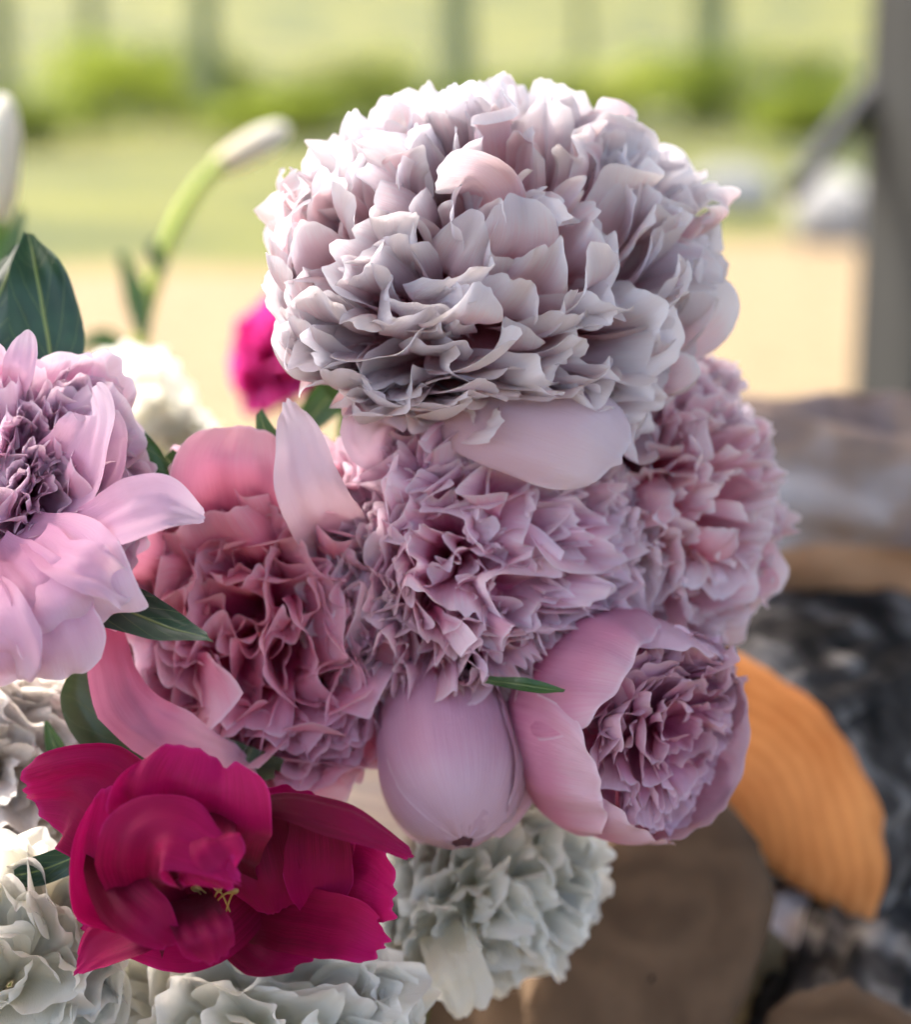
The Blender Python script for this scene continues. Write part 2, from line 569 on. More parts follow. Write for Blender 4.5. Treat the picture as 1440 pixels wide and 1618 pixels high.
def leaf(parent, depth, pts, widths, mat, seed=0, hint=(0, 0, 1), cup=0.5, ruf=0.06, name='leaf'):
    return hand(parent, depth, pts, widths, mat, seed, hint, name=name, cup=cup, ruf=ruf, edge=0.03, notch=0.0, rnd=0.02, nu=17, nv=31, wob=0.03)


def warp_field(rng, amp, lo=1.8, hi=4.5, k=9):
    ks = rng.normal(size=(k, 3))
    ks = ks / np.linalg.norm(ks, axis=1)[:, None] * rng.uniform(lo, hi, size=(k, 1))
    ds = rng.normal(size=(k, 3))
    ds = ds / np.linalg.norm(ds, axis=1)[:, None] * amp
    ph = rng.uniform(0, 6.28, k)
    return lambda p: p + np.sin(p @ ks.T + ph) @ ds


def flower(label, cx, cy, depth, stem_to=None, name='peony', group='peonies in the bouquet', stem_rad=0.0035):
    """Empty at the flower's base with a stem running down into the vase"""
    root = empty(name, P(cx, cy, depth))
    tag(root, label, 'flower', group)
    return root


def double(root, cx, cy, depth, face, Rpx, n, mat, seed, th=(4, 112), flat=0.75, w=(0.18, 0.30), dl=(-10, -55), ruf=(0.2, 0.12), edge=0.06, notch=0.025, cleft=0.10, cleft_p=0.3,
           cup=(0.5, 0.7), warp=0.05, jit=0.10, roll=0.5, bulge=35, spread=0.62, back=0.6, tipvar=22, freq=1.0, nu=21, nv=15, aspect=(1.0, 1.0), guards=None, gr=(1.0, 1.1), blunt=(0.12, 0.26)):
    """a double bloom: petals rise from the base to tips spread over a dome; guards = (n, polar angle, half width, lean)"""
    rng = np.random.default_rng(seed)
    c = P(cx, cy, depth)
    z = D(*face)
    x = np.cross(UP, z); x /= np.linalg.norm(x)
    y = np.cross(z, x)
    Rm = px2m(Rpx, depth)
    wf = warp_field(rng, warp)
    jobs = []
    for i in range(n):
        q = ((i + 0.5) / n) ** spread
        jobs.append((q, i * 2.39996 + rng.uniform(-0.3, 0.3), R(th[0] + (th[1] - th[0]) * q) * rng.uniform(0.93, 1.07), w[0] + (w[1] - w[0]) * q,
                     dl[0] + (dl[1] - dl[0]) * q, rng.uniform(1 - jit, 1 + jit * 0.5), False))
    if guards:
        for k in range(guards[0]):
            jobs.append((1.0, 6.283 * (k + 0.4 * rng.random()) / guards[0], R(guards[1]) * rng.uniform(0.95, 1.05), guards[2], guards[3], rng.uniform(*gr), True))
    for q, ph, thk, wd, dlt, rr, guard in jobs:
        er = np.array([math.cos(ph), math.sin(ph), 0.0])
        ez = np.array([0, 0, 1.0])
        tip = rr * (math.sin(thk) * er + flat * math.cos(thk) * ez)
        base = ez * (-back * flat) + er * 0.13 * q
        a1 = thk + R(dlt + rng.normal() * tipvar * (0.5 if guard else 1))
        a0 = min(thk + R(bulge * q), R(125))
        ln = np.linalg.norm(tip - base)
        d = lambda a: math.sin(a) * er + math.cos(a) * ez
        p1 = base + d(a0) * ln * 0.42
        p2 = tip - d(a1) * ln * rng.uniform(0.34, 0.5)
        t = np.linspace(0, 1, 40)[:, None]
        C = (1 - t) ** 3 * base + 3 * (1 - t) ** 2 * t * p1 + 3 * (1 - t) * t ** 2 * p2 + t ** 3 * tip
        T = np.gradient(C, axis=0)
        T /= np.linalg.norm(T, axis=1)[:, None]
        e_phi = np.array([-math.sin(ph), math.cos(ph), 0.0])
        N = np.cross(T, e_phi)               # inner side
        N /= np.linalg.norm(N, axis=1)[:, None]
        if np.mean(N @ (-er + ez * 0.3)) < 0: N = -N
        Wt = wd * rng.choice([0.6, 0.85, 1.1, 1.5]) * rng.uniform(0.9, 1.1)
        tt = t[:, 0]
        pr = 0.22 + 0.78 * np.sin(np.clip(tt / 0.7, 0, 1) * 1.5708) ** 1.3
        V, U = sheet(C, T, N, Wt * pr, rng, cup=cup[0] + (cup[1] - cup[0]) * q + rng.uniform(-0.35, 0.25), ruf=(ruf[0] + (ruf[1] - ruf[0]) * q) * rng.uniform(0.5, 1.5),
                     edge=edge * rng.uniform(0.4, 1.4), notch=notch * rng.uniform(0.5, 1.5), cleft=cleft if rng.random() < cleft_p else 0, rnd=rng.uniform(*blunt), nu=nu, nv=nv,
                     roll=rng.normal() * roll * (0.3 if guard else 1 - 0.4 * q), pw=rng.uniform(2.6, 5.0), freq=freq)
        sh = V.shape
        p = wf(V.reshape(-1, 3)) * np.array([aspect[0], aspect[1], 1.0])
        Wd = c + Rm * (p[:, :1] * x + p[:, 1:2] * y + p[:, 2:] * z)
        put('petal', Wd.reshape(sh), U, mat, root)


def filler(root, cx, cy, depth, r, angs, seed, size=(26, 34), mat='leaf'):
    """leaves fanning out behind a bloom"""
    rng = np.random.default_rng(seed)
    for k, a in enumerate(angs):
        a = R(a)
        r1 = r * rng.uniform(0.85, 1.15)
        ca, sa = math.cos(a), -math.sin(a)
        b = rng.uniform(-0.25, 0.25)
        wd = rng.uniform(*size)
        leaf(root, depth, [(cx + ca * r * 0.2, cy + sa * r * 0.2, 1.0), (cx + (ca - b * sa) * r1 * 0.6, cy + (sa + b * ca) * r1 * 0.6, 0), (cx + ca * r1, cy + sa * r1, 1.0)],
             [wd * 0.5, wd, wd * 0.8, 3], M[mat], seed + k, hint=(rng.uniform(-0.4, 0.4), rng.uniform(-0.4, 0.4), 1), cup=rng.uniform(0.2, 0.6))

VASE = np.array([-0.09, 0.84, 0.84])


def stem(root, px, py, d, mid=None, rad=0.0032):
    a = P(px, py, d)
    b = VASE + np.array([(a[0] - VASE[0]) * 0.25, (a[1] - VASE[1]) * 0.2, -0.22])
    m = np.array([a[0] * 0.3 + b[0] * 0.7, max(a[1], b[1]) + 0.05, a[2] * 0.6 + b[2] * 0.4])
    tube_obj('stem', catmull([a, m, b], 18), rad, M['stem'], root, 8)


# ------------------------------------------------------------------ ground, yard, meadow
M['lawn'] = noise_mat('lawn', [(0.36, (0.026, 0.036, 0.004)), (0.5, (0.070, 0.075, 0.007)), (0.64, (0.108, 0.103, 0.012))], scale=0.35, detail=10, coord='Generated' if False else 'Object', bump=0.6, dist=0.05)
M['gravel'] = noise_mat('gravel_yard', [(0.30, (0.125, 0.087, 0.040)), (0.55, (0.165, 0.117, 0.058)), (0.75, (0.20, 0.146, 0.076))], scale=6, detail=12, bump=0.5, dist=0.02)


def ground():
    xs = np.concatenate([np.linspace(-300, -40, 14), np.linspace(-36, 36, 60), np.linspace(40, 300, 14)])
    ys = np.concatenate([np.linspace(-60, 0, 8), np.linspace(2, 45, 50), np.linspace(48, 500, 40)])
    X, Y = np.meshgrid(xs, ys)
    d = np.clip((Y - 38) / 90, 0, 3)
    Z = 7.0 * d ** 1.5 + 0.06 * np.sin(X * 0.35) * np.sin(Y * 0.27 + 1) * np.clip((Y - 10) / 5, 0, 1)
    V = np.stack([X, Y, Z], -1)
    o = mesh_obj('ground', V.reshape(-1, 3), grid_idx(len(ys), len(xs)), M['lawn'])
    tag(o, 'sunlit yellow green lawn rising into a meadow', None, None, 'structure')
    rs = np.random.default_rng(2)
    n = 80
    x = np.linspace(-14, 14, n)
    far = 11.2 + 0.5 * np.sin(x * 0.8 + 1) + 0.25 * np.sin(x * 2.3) + 0.9 * np.clip(x, 0, 3)
    ysg = np.linspace(0, 1, 24)
    Yg = -8 + (far[None] + 8) * ysg[:, None]
    Zg = 0.012 + 0.06 * np.sin(x[None] * 0.35) * np.sin(Yg * 0.27 + 1) * np.clip((Yg - 10) / 5, 0, 1)
    V = np.stack([np.broadcast_to(x[None], Yg.shape), Yg, Zg], -1)
    o = mesh_obj('gravel_yard', V.reshape(-1, 3), grid_idx(24, n), M['gravel'])
    tag(o, 'sunlit tan gravel yard behind the flowers', None, None, 'structure')


ground()

# ------------------------------------------------------------------ trees and shrubs across the lawn
M['foliage'] = noise_mat('foliage_green', [(0.3, (0.12, 0.165, 0.025)), (0.7, (0.24, 0.28, 0.05))], scale=2.5, detail=3, bump=0, trans=0.5)
M['foliage2'] = noise_mat('foliage_bright', [(0.3, (0.20, 0.265, 0.025)), (0.7, (0.34, 0.385, 0.06))], scale=2.5, detail=3, bump=0, trans=0.55)
M['foliage3'] = noise_mat('foliage_yellow_green', [(0.3, (0.26, 0.31, 0.05)), (0.7, (0.44, 0.46, 0.12))], scale=2.5, detail=3, bump=0, trans=0.55)
M['trunk'] = noise_mat('tree_bark', [(0.3, (0.15, 0.165, 0.06)), (0.7, (0.30, 0.31, 0.15))], scale=6, stretch=(1, 1, 0.2), bump=0.8, dist=0.03)


def leaf_cloud(name, centre, rx, ry, rz, n, size, mat, parent, rng, low=-1.0):
    k = 14
    cl = rng.normal(size=(k, 3)); cl /= np.linalg.norm(cl, axis=1)[:, None]
    cl *= rng.uniform(0.35, 0.85, (k, 1))
    p = cl[rng.integers(0, k, n)] + rng.normal(size=(n, 3)) * 0.19
    p[:, 2] = np.maximum(p[:, 2], low)
    p = p * np.array([rx, ry, rz]) + centre
    a = rng.normal(size=(n, 3)); a /= np.linalg.norm(a, axis=1)[:, None]
    b = np.cross(a, rng.normal(size=(n, 3))); b /= np.linalg.norm(b, axis=1)[:, None]
    s = size * rng.uniform(0.6, 1.4, (n, 1))
    V = np.stack([p - a * s, p - b * s * 0.45, p + a * s, p + b * s * 0.45], 1).reshape(-1, 3)
    F = np.arange(4 * n).reshape(n, 4)
    return mesh_obj(name, V, F, mat, parent, smooth=False)


def tree(x, y, h, r, label, mat, seed):
    rng = np.random.default_rng(seed)
    z0 = 7.0 * max(0, (y - 38) / 90) ** 1.5 - 0.05
    t = empty('tree', (x, y, z0))
    tag(t, label, 'tree', 'trees across the lawn')
    k = rng.uniform(-0.3, 0.3)
    pts = catmull([(x, y, z0), (x + k * 0.3, y, z0 + h * 0.25), (x + k, y, z0 + h * 0.55), (x + k * 1.4, y, z0 + h * 0.9)], 14)
    rad = r * np.linspace(1.0, 0.25, 14); rad[0] *= 1.35
    tube_obj('trunk', pts, rad, M['trunk'], t, 12)
    for j in range(5):
        q = pts[6 + j]
        a = rng.uniform(0, 6.28)
        e = q + np.array([math.cos(a) * h * 0.22, math.sin(a) * h * 0.22, h * 0.16])
        tube_obj('limb', catmull([q, (q + e) / 2 + np.array([0, 0, -0.1]), e], 8), np.linspace(r * 0.45, r * 0.12, 8), M['trunk'], t, 8)
    leaf_cloud('crown', np.array([x + k, y, z0 + h * 0.78]), h * 0.33, h * 0.33, h * 0.30, 2600, 0.22, mat, t, rng)


def shrub(px, y, r, h, label, mat, seed, n=1500):
    rng = np.random.default_rng(seed)
    x = (px - 720) / FPX * y
    t = empty('shrub', (x, y, 0))
    tag(t, label, 'shrub', 'shrubs along the far side of the lawn')
    for j in range(4):
        a = rng.uniform(0, 6.28)
        tube_obj('branch', catmull([(x, y, -0.05), (x + 0.2 * r * math.cos(a), y + 0.2 * r * math.sin(a), h * 0.4), (x + 0.5 * r * math.cos(a), y + 0.5 * r * math.sin(a), h * 0.8)], 7), np.linspace(0.03, 0.01, 7), M['trunk'], t, 6)
    leaf_cloud('foliage', np.array([x, y, h * 0.52]), r, r * 0.7, h * 0.52, n, 0.09, mat, t, rng, low=-0.9)


TREES = [(155, 36, 9, 0.22, 'slim dark trunked tree blurred at the top left'), (325, 31, 10, 0.28, 'tree with a thick dark trunk blurred left of the big pale bloom'),
         (725, 30, 11, 0.28, 'tree with a dark trunk right above the big pale bloom'), (915, 48, 9, 0.2, 'distant thin tree blurred above the right of the big bloom'),
         (1105, 32, 10, 0.36, 'tree with a broad dark trunk left of the grey post'), (15, 40, 9, 0.34, 'tree blurred in the top left corner')]
for i, (px, y, h, r, lab) in enumerate(TREES):
    tree((px - 720) / FPX * y, y, h, r, lab, M['foliage'], 100 + i)
SHR = [(60, 25, 1.0, 0.6, 'mid green shrub at the left edge of the lawn', 'foliage'), (180, 31, 1.7, 1.2, 'bright green shrub in front of the left trunks', 'foliage2'),
       (330, 36, 1.5, 1.3, 'yellow green shrub round the thick trunk', 'foliage3'), (450, 27, 1.3, 0.6, 'low mid green shrub left of the big pale bloom', 'foliage2'),
       (560, 34, 1.6, 1.1, 'yellow green shrub above the left of the big bloom', 'foliage3'), (690, 27, 1.2, 0.7, 'low green shrub just above the big bloom', 'foliage'),
       (860, 26, 1.3, 0.75, 'dark green shrub right above the big bloom', 'foliage'), (980, 33, 1.5, 1.0, 'yellowish shrub between the big bloom and the grey post', 'foliage3'),
       (1170, 31, 1.7, 1.1, 'bright green shrub left of the grey post', 'foliage2'), (1310, 25, 1.1, 0.8, 'vivid green shrub beside the grey post', 'foliage2'), (1480, 27, 1.5, 1.1, 'green shrub behind the grey post', 'foliage')]
for i, (px, y, r, h, lab, mt) in enumerate(SHR):
    shrub(px, y, r, h, lab, M[mt], 200 + i)
rng = np.random.default_rng(77)
n = 14000
px_ = rng.uniform(-120, 120, n); py_ = rng.uniform(150, 175, n)
zz = 7.0 * ((py_ - 38) / 90) ** 1.5 + rng.uniform(0, 1, n) ** 0.8 * (7 + 3 * np.sin(px_ * 0.2) + 2 * np.sin(px_ * 0.53 + 1))
p = np.stack([px_, py_, zz], 1)
a = rng.normal(size=(n, 3)); a /= np.linalg.norm(a, axis=1)[:, None]
b = np.cross(a, rng.normal(size=(n, 3))); b /= np.linalg.norm(b, axis=1)[:, None]
V = np.stack([p - a * 1.3, p - b * 0.8, p + a * 1.3, p + b * 0.8], 1).reshape(-1, 3)
o = mesh_obj('far_wood', V, np.arange(4 * n).reshape(n, 4), M['foliage'], smooth=False)
tag(o, 'far wood beyond the meadow', None, None, 'stuff')

# pale stones on the lawn
M['stone'] = noise_mat('pale_stone', [(0.3, (0.20, 0.20, 0.185)), (0.7, (0.30, 0.29, 0.27))], scale=4, bump=0.6, dist=0.03)


def stone(px, y, rx, rz, label, seed):
    rng = np.random.default_rng(seed)
    x = (px - 720) / FPX * y
    u = np.linspace(0, 2 * math.pi, 28, endpoint=False); v = np.linspace(0.02, math.pi - 0.02, 16)
    d = np.stack([np.sin(v)[:, None] * np.cos(u)[None], np.sin(v)[:, None] * np.sin(u)[None], np.broadcast_to(np.cos(v)[:, None], (16, 28))], -1)
    wf = warp_field(rng, 0.07, 1.5, 5)
    V = wf(d.reshape(-1, 3)) * np.array([rx, rx * 0.8, rz]) + np.array([x, y, rz * 0.55])
    o = mesh_obj('stone', V, grid_idx(16, 28, True)[:, ::-1], M['stone'], origin=np.array([x, y, 0.0]))
    tag(o, label, 'stone', 'pale stones on the lawn')


stone(1312, 13.0, 0.30, 0.26, 'pale stone on the lawn just left of the grey post', 1)
stone(1150, 15.5, 0.36, 0.22, 'pale low stone on the lawn right of the big bloom', 2)

# ------------------------------------------------------------------ porch: post, bar, roof
M['post'] = noise_mat('weathered_grey_wood', [(0.3, (0.034, 0.035, 0.032)), (0.7, (0.062, 0.062, 0.056))], scale=5, detail=8, stretch=(6, 6, 0.5), bump=0.4, dist=0.004)
M['bar'] = noise_mat('dark_grey_bar', [(0.3, (0.018, 0.018, 0.020)), (0.7, (0.032, 0.032, 0.034))], scale=8, bump=0.2, dist=0.002, rough=0.6)


def box(name, c, size, mat, parent=None, rotz=0.0, bev=0.006, axes=None, origin=None):
    """bevelled box"""
    sx, sy, sz = [s / 2 for s in size]
    b = min(bev, sx * 0.4, sy * 0.4, sz * 0.4)
    pts = []
    for z, k in ((-sz, b), (-sz + b, 0), (sz - b, 0), (sz, b)):
        for x, y in ((-sx + k, -sy + k + b), (-sx + k + b, -sy + k), (sx - k - b, -sy + k), (sx - k, -sy + k + b), (sx - k, sy - k - b), (sx - k - b, sy - k), (-sx + k + b, sy - k), (-sx + k, sy - k - b)):
            pts.append((x, y, z))
    V = np.array(pts)
    if axes is None:
        ca, sa = math.cos(rotz), math.sin(rotz)
        axes = np.array([[ca, sa, 0], [-sa, ca, 0], [0, 0, 1]])
    V = V @ np.asarray(axes) + np.asarray(c)
    F = grid_idx(4, 8, True)
    me = bpy.data.meshes.new(name)
    if origin is None:
        origin = np.array(parent.location) if parent is not None else np.array([c[0], c[1], c[2] - sz])
    me.from_pydata((V - origin).tolist(), [], F.tolist() + [list(range(7, -1, -1)), list(range(24, 32))])
    me.materials.append(mat)
    o = bpy.data.objects.new(name, me)
    if parent is None: o.location = origin
    return link(o, parent)


PY = 3.0
pc = np.array([(1432 - 720) / FPX * PY * 1.03, PY, 0])
post = empty('porch_post', pc)
tag(post, 'square weathered grey porch post at the right edge', 'post')
box('shaft', pc + np.array([0, 0, 1.27]), (0.135, 0.135, 2.54), M['post'], post, rotz=R(38), bev=0.006)
box('base_block', pc + np.array([0, 0, 0.06]), (0.19, 0.19, 0.12), M['post'], post, rotz=R(38), bev=0.01)
a, b = P(1405, 105, 2.98), P(1254, 306, 2.86)
ax = (b - a); L = np.linalg.norm(ax); ax /= L
sd_ = np.cross(ax, [0, 1, 0]); sd_ /= np.linalg.norm(sd_); nn = np.cross(ax, sd_)
o = box('slanting_bar', (a + b) / 2, (L, 0.032, 0.045), M['bar'], None, axes=np.array([ax, sd_, nn]), bev=0.006)
tag(o, 'dark bar slanting down to the left from the grey post', 'bar')

# porch roof overhead, its eave running past the post (it keeps the sun off the bouquet and the wood)
U_ = np.array([0.574, 0.819, 0]); W_ = np.array([0.819, -0.574, 0])
e0 = np.array([-0.80, 1.36, 2.62])
M['roof'] = noise_mat('painted_roof_boards', [(0.3, (0.30, 0.34, 0.38)), (0.7, (0.40, 0.44, 0.48))], scale=4, stretch=(1, 8, 1), bump=0.3, dist=0.004)
roof = empty('porch_roof', e0)
tag(roof, 'wooden porch roof overhead', None, None, 'structure')
NB = 18
for k in range(NB):
    wk = 2.6 / NB
    c = e0 + U_ * (0.9) + W_ * (wk * (k + 0.5)) + np.array([0, 0, 0.08])
    box('board', c, (5.2, wk - 0.004, 0.035), M['roof'], roof, axes=np.array([U_, W_, [0, 0, 1]]), bev=0.003)
box('roof_deck', e0 + U_ * (0.9) + W_ * 1.3 + np.array([0, 0, 0.15]), (5.3, 2.7, 0.06), M['roof'], roof, axes=np.array([U_, W_, [0, 0, 1]]))

M['deck'] = noise_mat('added_dark_deck_boards', [(0.3, (0.05, 0.04, 0.032)), (0.7, (0.09, 0.075, 0.06))], scale=5, stretch=(1, 6, 1), bump=0.3, dist=0.003)
deck = empty('added_deck', np.array([e0[0], e0[1], 0.0]))  # added out of view: dark boards that cut light bounced up from the ground
tag(deck, 'dark wooden deck added out of view to cut light bounced from below', None, None, 'structure')
for k in range(20):
    c = np.array([e0[0], e0[1], 0.10]) + U_ * 0.9 + W_ * (0.35 + 0.14 * k)
    box('board', c, (5.4, 0.134, 0.04), M['deck'], deck, axes=np.array([U_, W_, [0, 0, 1]]), bev=0.004)

# ------------------------------------------------------------------ firewood
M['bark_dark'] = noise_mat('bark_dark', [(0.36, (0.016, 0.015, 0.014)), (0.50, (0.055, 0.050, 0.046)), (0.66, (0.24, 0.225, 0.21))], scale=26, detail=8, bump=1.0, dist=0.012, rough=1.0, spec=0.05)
M['bark_grey'] = noise_mat('bark_grey', [(0.34, (0.06, 0.045, 0.04)), (0.46, (0.20, 0.16, 0.155)), (0.54, (0.30, 0.22, 0.17)), (0.64, (0.46, 0.43, 0.43))], scale=8, detail=7, bump=0.8, dist=0.01, rough=1.0, spec=0.05)
M['bark_birch'] = noise_mat('bark_birch', [(0.32, (0.10, 0.10, 0.12)), (0.40, (0.46, 0.47, 0.52)), (0.50, (0.85, 0.83, 0.81))], scale=12, detail=6, bump=0.5, dist=0.006, rough=0.8)
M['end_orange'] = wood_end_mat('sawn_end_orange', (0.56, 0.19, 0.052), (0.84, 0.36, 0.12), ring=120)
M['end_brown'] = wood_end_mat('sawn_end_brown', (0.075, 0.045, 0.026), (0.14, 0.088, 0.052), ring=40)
M['end_tan'] = wood_end_mat('sawn_end_tan', (0.30, 0.24, 0.15), (0.46, 0.38, 0.24), ring=40)
M['split'] = noise_mat('split_wood', [(0.3, (0.40, 0.22, 0.12)), (0.7, (0.62, 0.38, 0.22))], scale=18, stretch=(1, 1, 1), bump=0.5, dist=0.006)
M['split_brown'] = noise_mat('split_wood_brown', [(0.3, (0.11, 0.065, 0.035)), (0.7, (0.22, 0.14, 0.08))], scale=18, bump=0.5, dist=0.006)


def log(label, end_c, axis, length, outline, mats, seed, rough=0.004, group='split firewood stacked behind the bouquet'):
    """outline: list of (x, y, is_bark) in metres in the end plane (x right, y up as seen); axis: direction away from the visible end"""
    rng = np.random.default_rng(seed)
    bark_m, split_m, end_m = mats
    root = empty('firewood_log', np.asarray(end_c))
    tag(root, label, 'log', group)
    axis = np.asarray(axis, float); axis /= np.linalg.norm(axis)
    up = np.array([0, 0, 1.0]); up = up - axis * (up @ axis); up /= np.linalg.norm(up)
    rt = np.cross(axis, up)
    o2 = np.array([(x, y) for x, y, _ in outline]); fl = [b for _, _, b in outline]
    pts, runs = [], []
    m = len(o2)
    for i in range(m):
        a, b = o2[i], o2[(i + 1) % m]
        k = max(2, int(np.linalg.norm(b - a) / 0.009))
        for j in range(k):
            pts.append(a + (b - a) * j / k); runs.append(fl[i])
    pts = np.array(pts); runs = np.array(runs)
    c = pts.mean(0)
    nrm = pts - c; nrm /= np.linalg.norm(nrm, axis=1)[:, None]
    ns = 26
    zs = np.linspace(0, length, ns)
    K = len(pts)
    disp = np.zeros((ns, K))
    ang = np.linspace(0, 2 * math.pi, K, endpoint=False)
    for _ in range(14):
        ka, kz = rng.integers(2, 26), rng.uniform(2, 60)
        disp += rng.normal() * np.sin(ka * ang[None] + kz * zs[:, None] + rng.uniform(0, 6.28))
    disp *= rough / 3.2
    disp *= np.where(runs, 1.0, 0.45)[None]
    nz = rng.normal(size=disp.shape) * rough * 0.22
    nz[0] = 0
    disp += nz * np.where(runs, 1.0, 0.3)[None]
    disp[0] *= 0.35
    S = pts[None] + nrm[None] * disp[..., None]
    V = np.asarray(end_c) + rt * S[..., :1] + up * S[..., 1:2] + axis * zs[:, None, None]
    # one strip per run of bark / split face
    i = 0
    st = [j for j in range(K) if runs[j] != runs[j - 1]] or [0]
    for a_, s0 in enumerate(st):
        s1 = st[(a_ + 1) % len(st)]
        idx = np.arange(s0, s1 + 1 if s1 > s0 else s1 + K + 1) % K
        sub = V[:, idx]
        isb = runs[s0]
        mesh_obj('bark' if isb else 'split_face', sub.reshape(-1, 3), grid_idx(ns, len(idx))[:, ::-1], bark_m if isb else split_m, root)
    # sawn ends: rings towards the centre so the grain has relief
    for nm, row, flip, off in (('cut_end', 0, False, -1), ('back_end', ns - 1, True, 1)):
        rings = [V[row] + 0 * axis]
        cc = np.asarray(end_c) + rt * c[0] + up * c[1] + axis * zs[row]
        for q in (0.97, 0.8, 0.6, 0.4, 0.2, 0.02):
            rings.append(cc + (V[row] - cc) * q + axis * (off * 0.002 if q < 0.98 else 0))
        Wd = np.stack(rings)
        uv = np.stack([(Wd - np.asarray(end_c)) @ rt, (Wd - np.asarray(end_c)) @ up], -1)
        F = grid_idx(len(rings), K, True)
        mesh_obj(nm, Wd.reshape(-1, 3), F if not flip else F[:, ::-1], end_m, root, uv.reshape(-1, 2), smooth=False)
    return root


def arc(cx, cy, r, a0, a1, n, rng, wob=0.02, bark=True):
    return [(cx + r * (1 + rng.normal() * wob) * math.cos(R(a)), cy + r * (1 + rng.normal() * wob) * math.sin(R(a)), bark) for a in np.linspace(a0, a1, n)]


rg = np.random.default_rng(8)
PXM = lambda px, d: px * d / FPX
# orange half log
d = 0.98
c = P(1120, 1310, d)
r = PXM(290, d)
ol = arc(0, 0, r, -22, 160, 40, rg, 0.004)
ol[-1] = (ol[-1][0], ol[-1][1], False)
log('half round log with a bright orange sawn end behind the candy pink bloom', c, (0.52, 0.85, -0.03), 0.40, ol, (M['bark_dark'], M['split'], M['end_orange']), 1, rough=0.006)
# brown log in front, below the pink blooms
d = 0.88
c = P(1030, 1480, d)
s = d / FPX
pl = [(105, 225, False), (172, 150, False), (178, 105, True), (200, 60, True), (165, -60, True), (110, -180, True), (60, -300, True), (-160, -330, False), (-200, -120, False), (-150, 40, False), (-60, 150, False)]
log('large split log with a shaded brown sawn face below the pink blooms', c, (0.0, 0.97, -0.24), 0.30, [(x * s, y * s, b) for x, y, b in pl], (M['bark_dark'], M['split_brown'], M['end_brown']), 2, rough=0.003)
# grey barked log on top, lying across
d = 1.10
c = P(1130, 800, d)
r = PXM(170, d)
ol = arc(0, 0, r, -10, 190, 14, rg, 0.02)
ol[-1] = (ol[-1][0], ol[-1][1], False)
ol += [(-r * 0.55, -r * 0.55, False), (r * 0.5, -r * 0.85, False)]
log('grey barked split log lying on top of the woodpile at right', c, (0.95, 0.28, -0.05), 0.50, ol, (M['bark_grey'], M['split'], M['end_tan']), 3, rough=0.006)
# birch log low down
d = 0.96
c = P(1190, 1625, d)
r = PXM(185, d)
log('white barked birch log between the brown log and the lowest log', c, (0.80, 0.60, 0.0), 0.40, arc(0, 0, r, 0, 345, 24, rg, 0.012), (M['bark_birch'], M['split'], M['end_tan']), 4)
# lowest log, end towards the camera
d = 0.88
c = P(1335, 1700, d)
r = PXM(155, d)
log('round log with a dull olive brown end in the bottom right corner', c, (0.25, 0.96, 0.0), 0.40, arc(0, 0, r, 0, 345, 24, rg, 0.012), (M['bark_dark'], M['split_brown'], M['end_brown']), 5)
# dark logs filling the stack behind the bouquet, some added to block bright gravel
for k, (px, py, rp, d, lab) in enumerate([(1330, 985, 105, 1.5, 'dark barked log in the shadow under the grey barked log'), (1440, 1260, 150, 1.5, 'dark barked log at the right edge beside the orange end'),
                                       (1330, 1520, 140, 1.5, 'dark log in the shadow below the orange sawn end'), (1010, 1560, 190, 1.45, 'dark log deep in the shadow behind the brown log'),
                                       (720, 1600, 170, 1.30, 'dark log deep in the shadow under the white ruffled bloom'), (800, 1330, 150, 1.45, 'dark log added unseen behind the candy pink bloom to block bright gravel'),
                                       (430, 1600, 170, 1.30, 'dark log added unseen behind the large white bloom to block bright gravel'), (130, 1600, 170, 1.30, 'dark log added unseen behind the bottom left blooms to block bright gravel'), (880, 1640, 150, 1.12, 'dark log added to block bright gravel between the white bloom and the brown log')]):
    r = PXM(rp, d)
    log(lab, P(px, py, d), (0.5, 0.87, 0), 0.4, arc(0, 0, r, 0, 345, 24, rg, 0.015), (M['bark_dark'], M['split_brown'], M['end_brown']), 20 + k, rough=0.006)

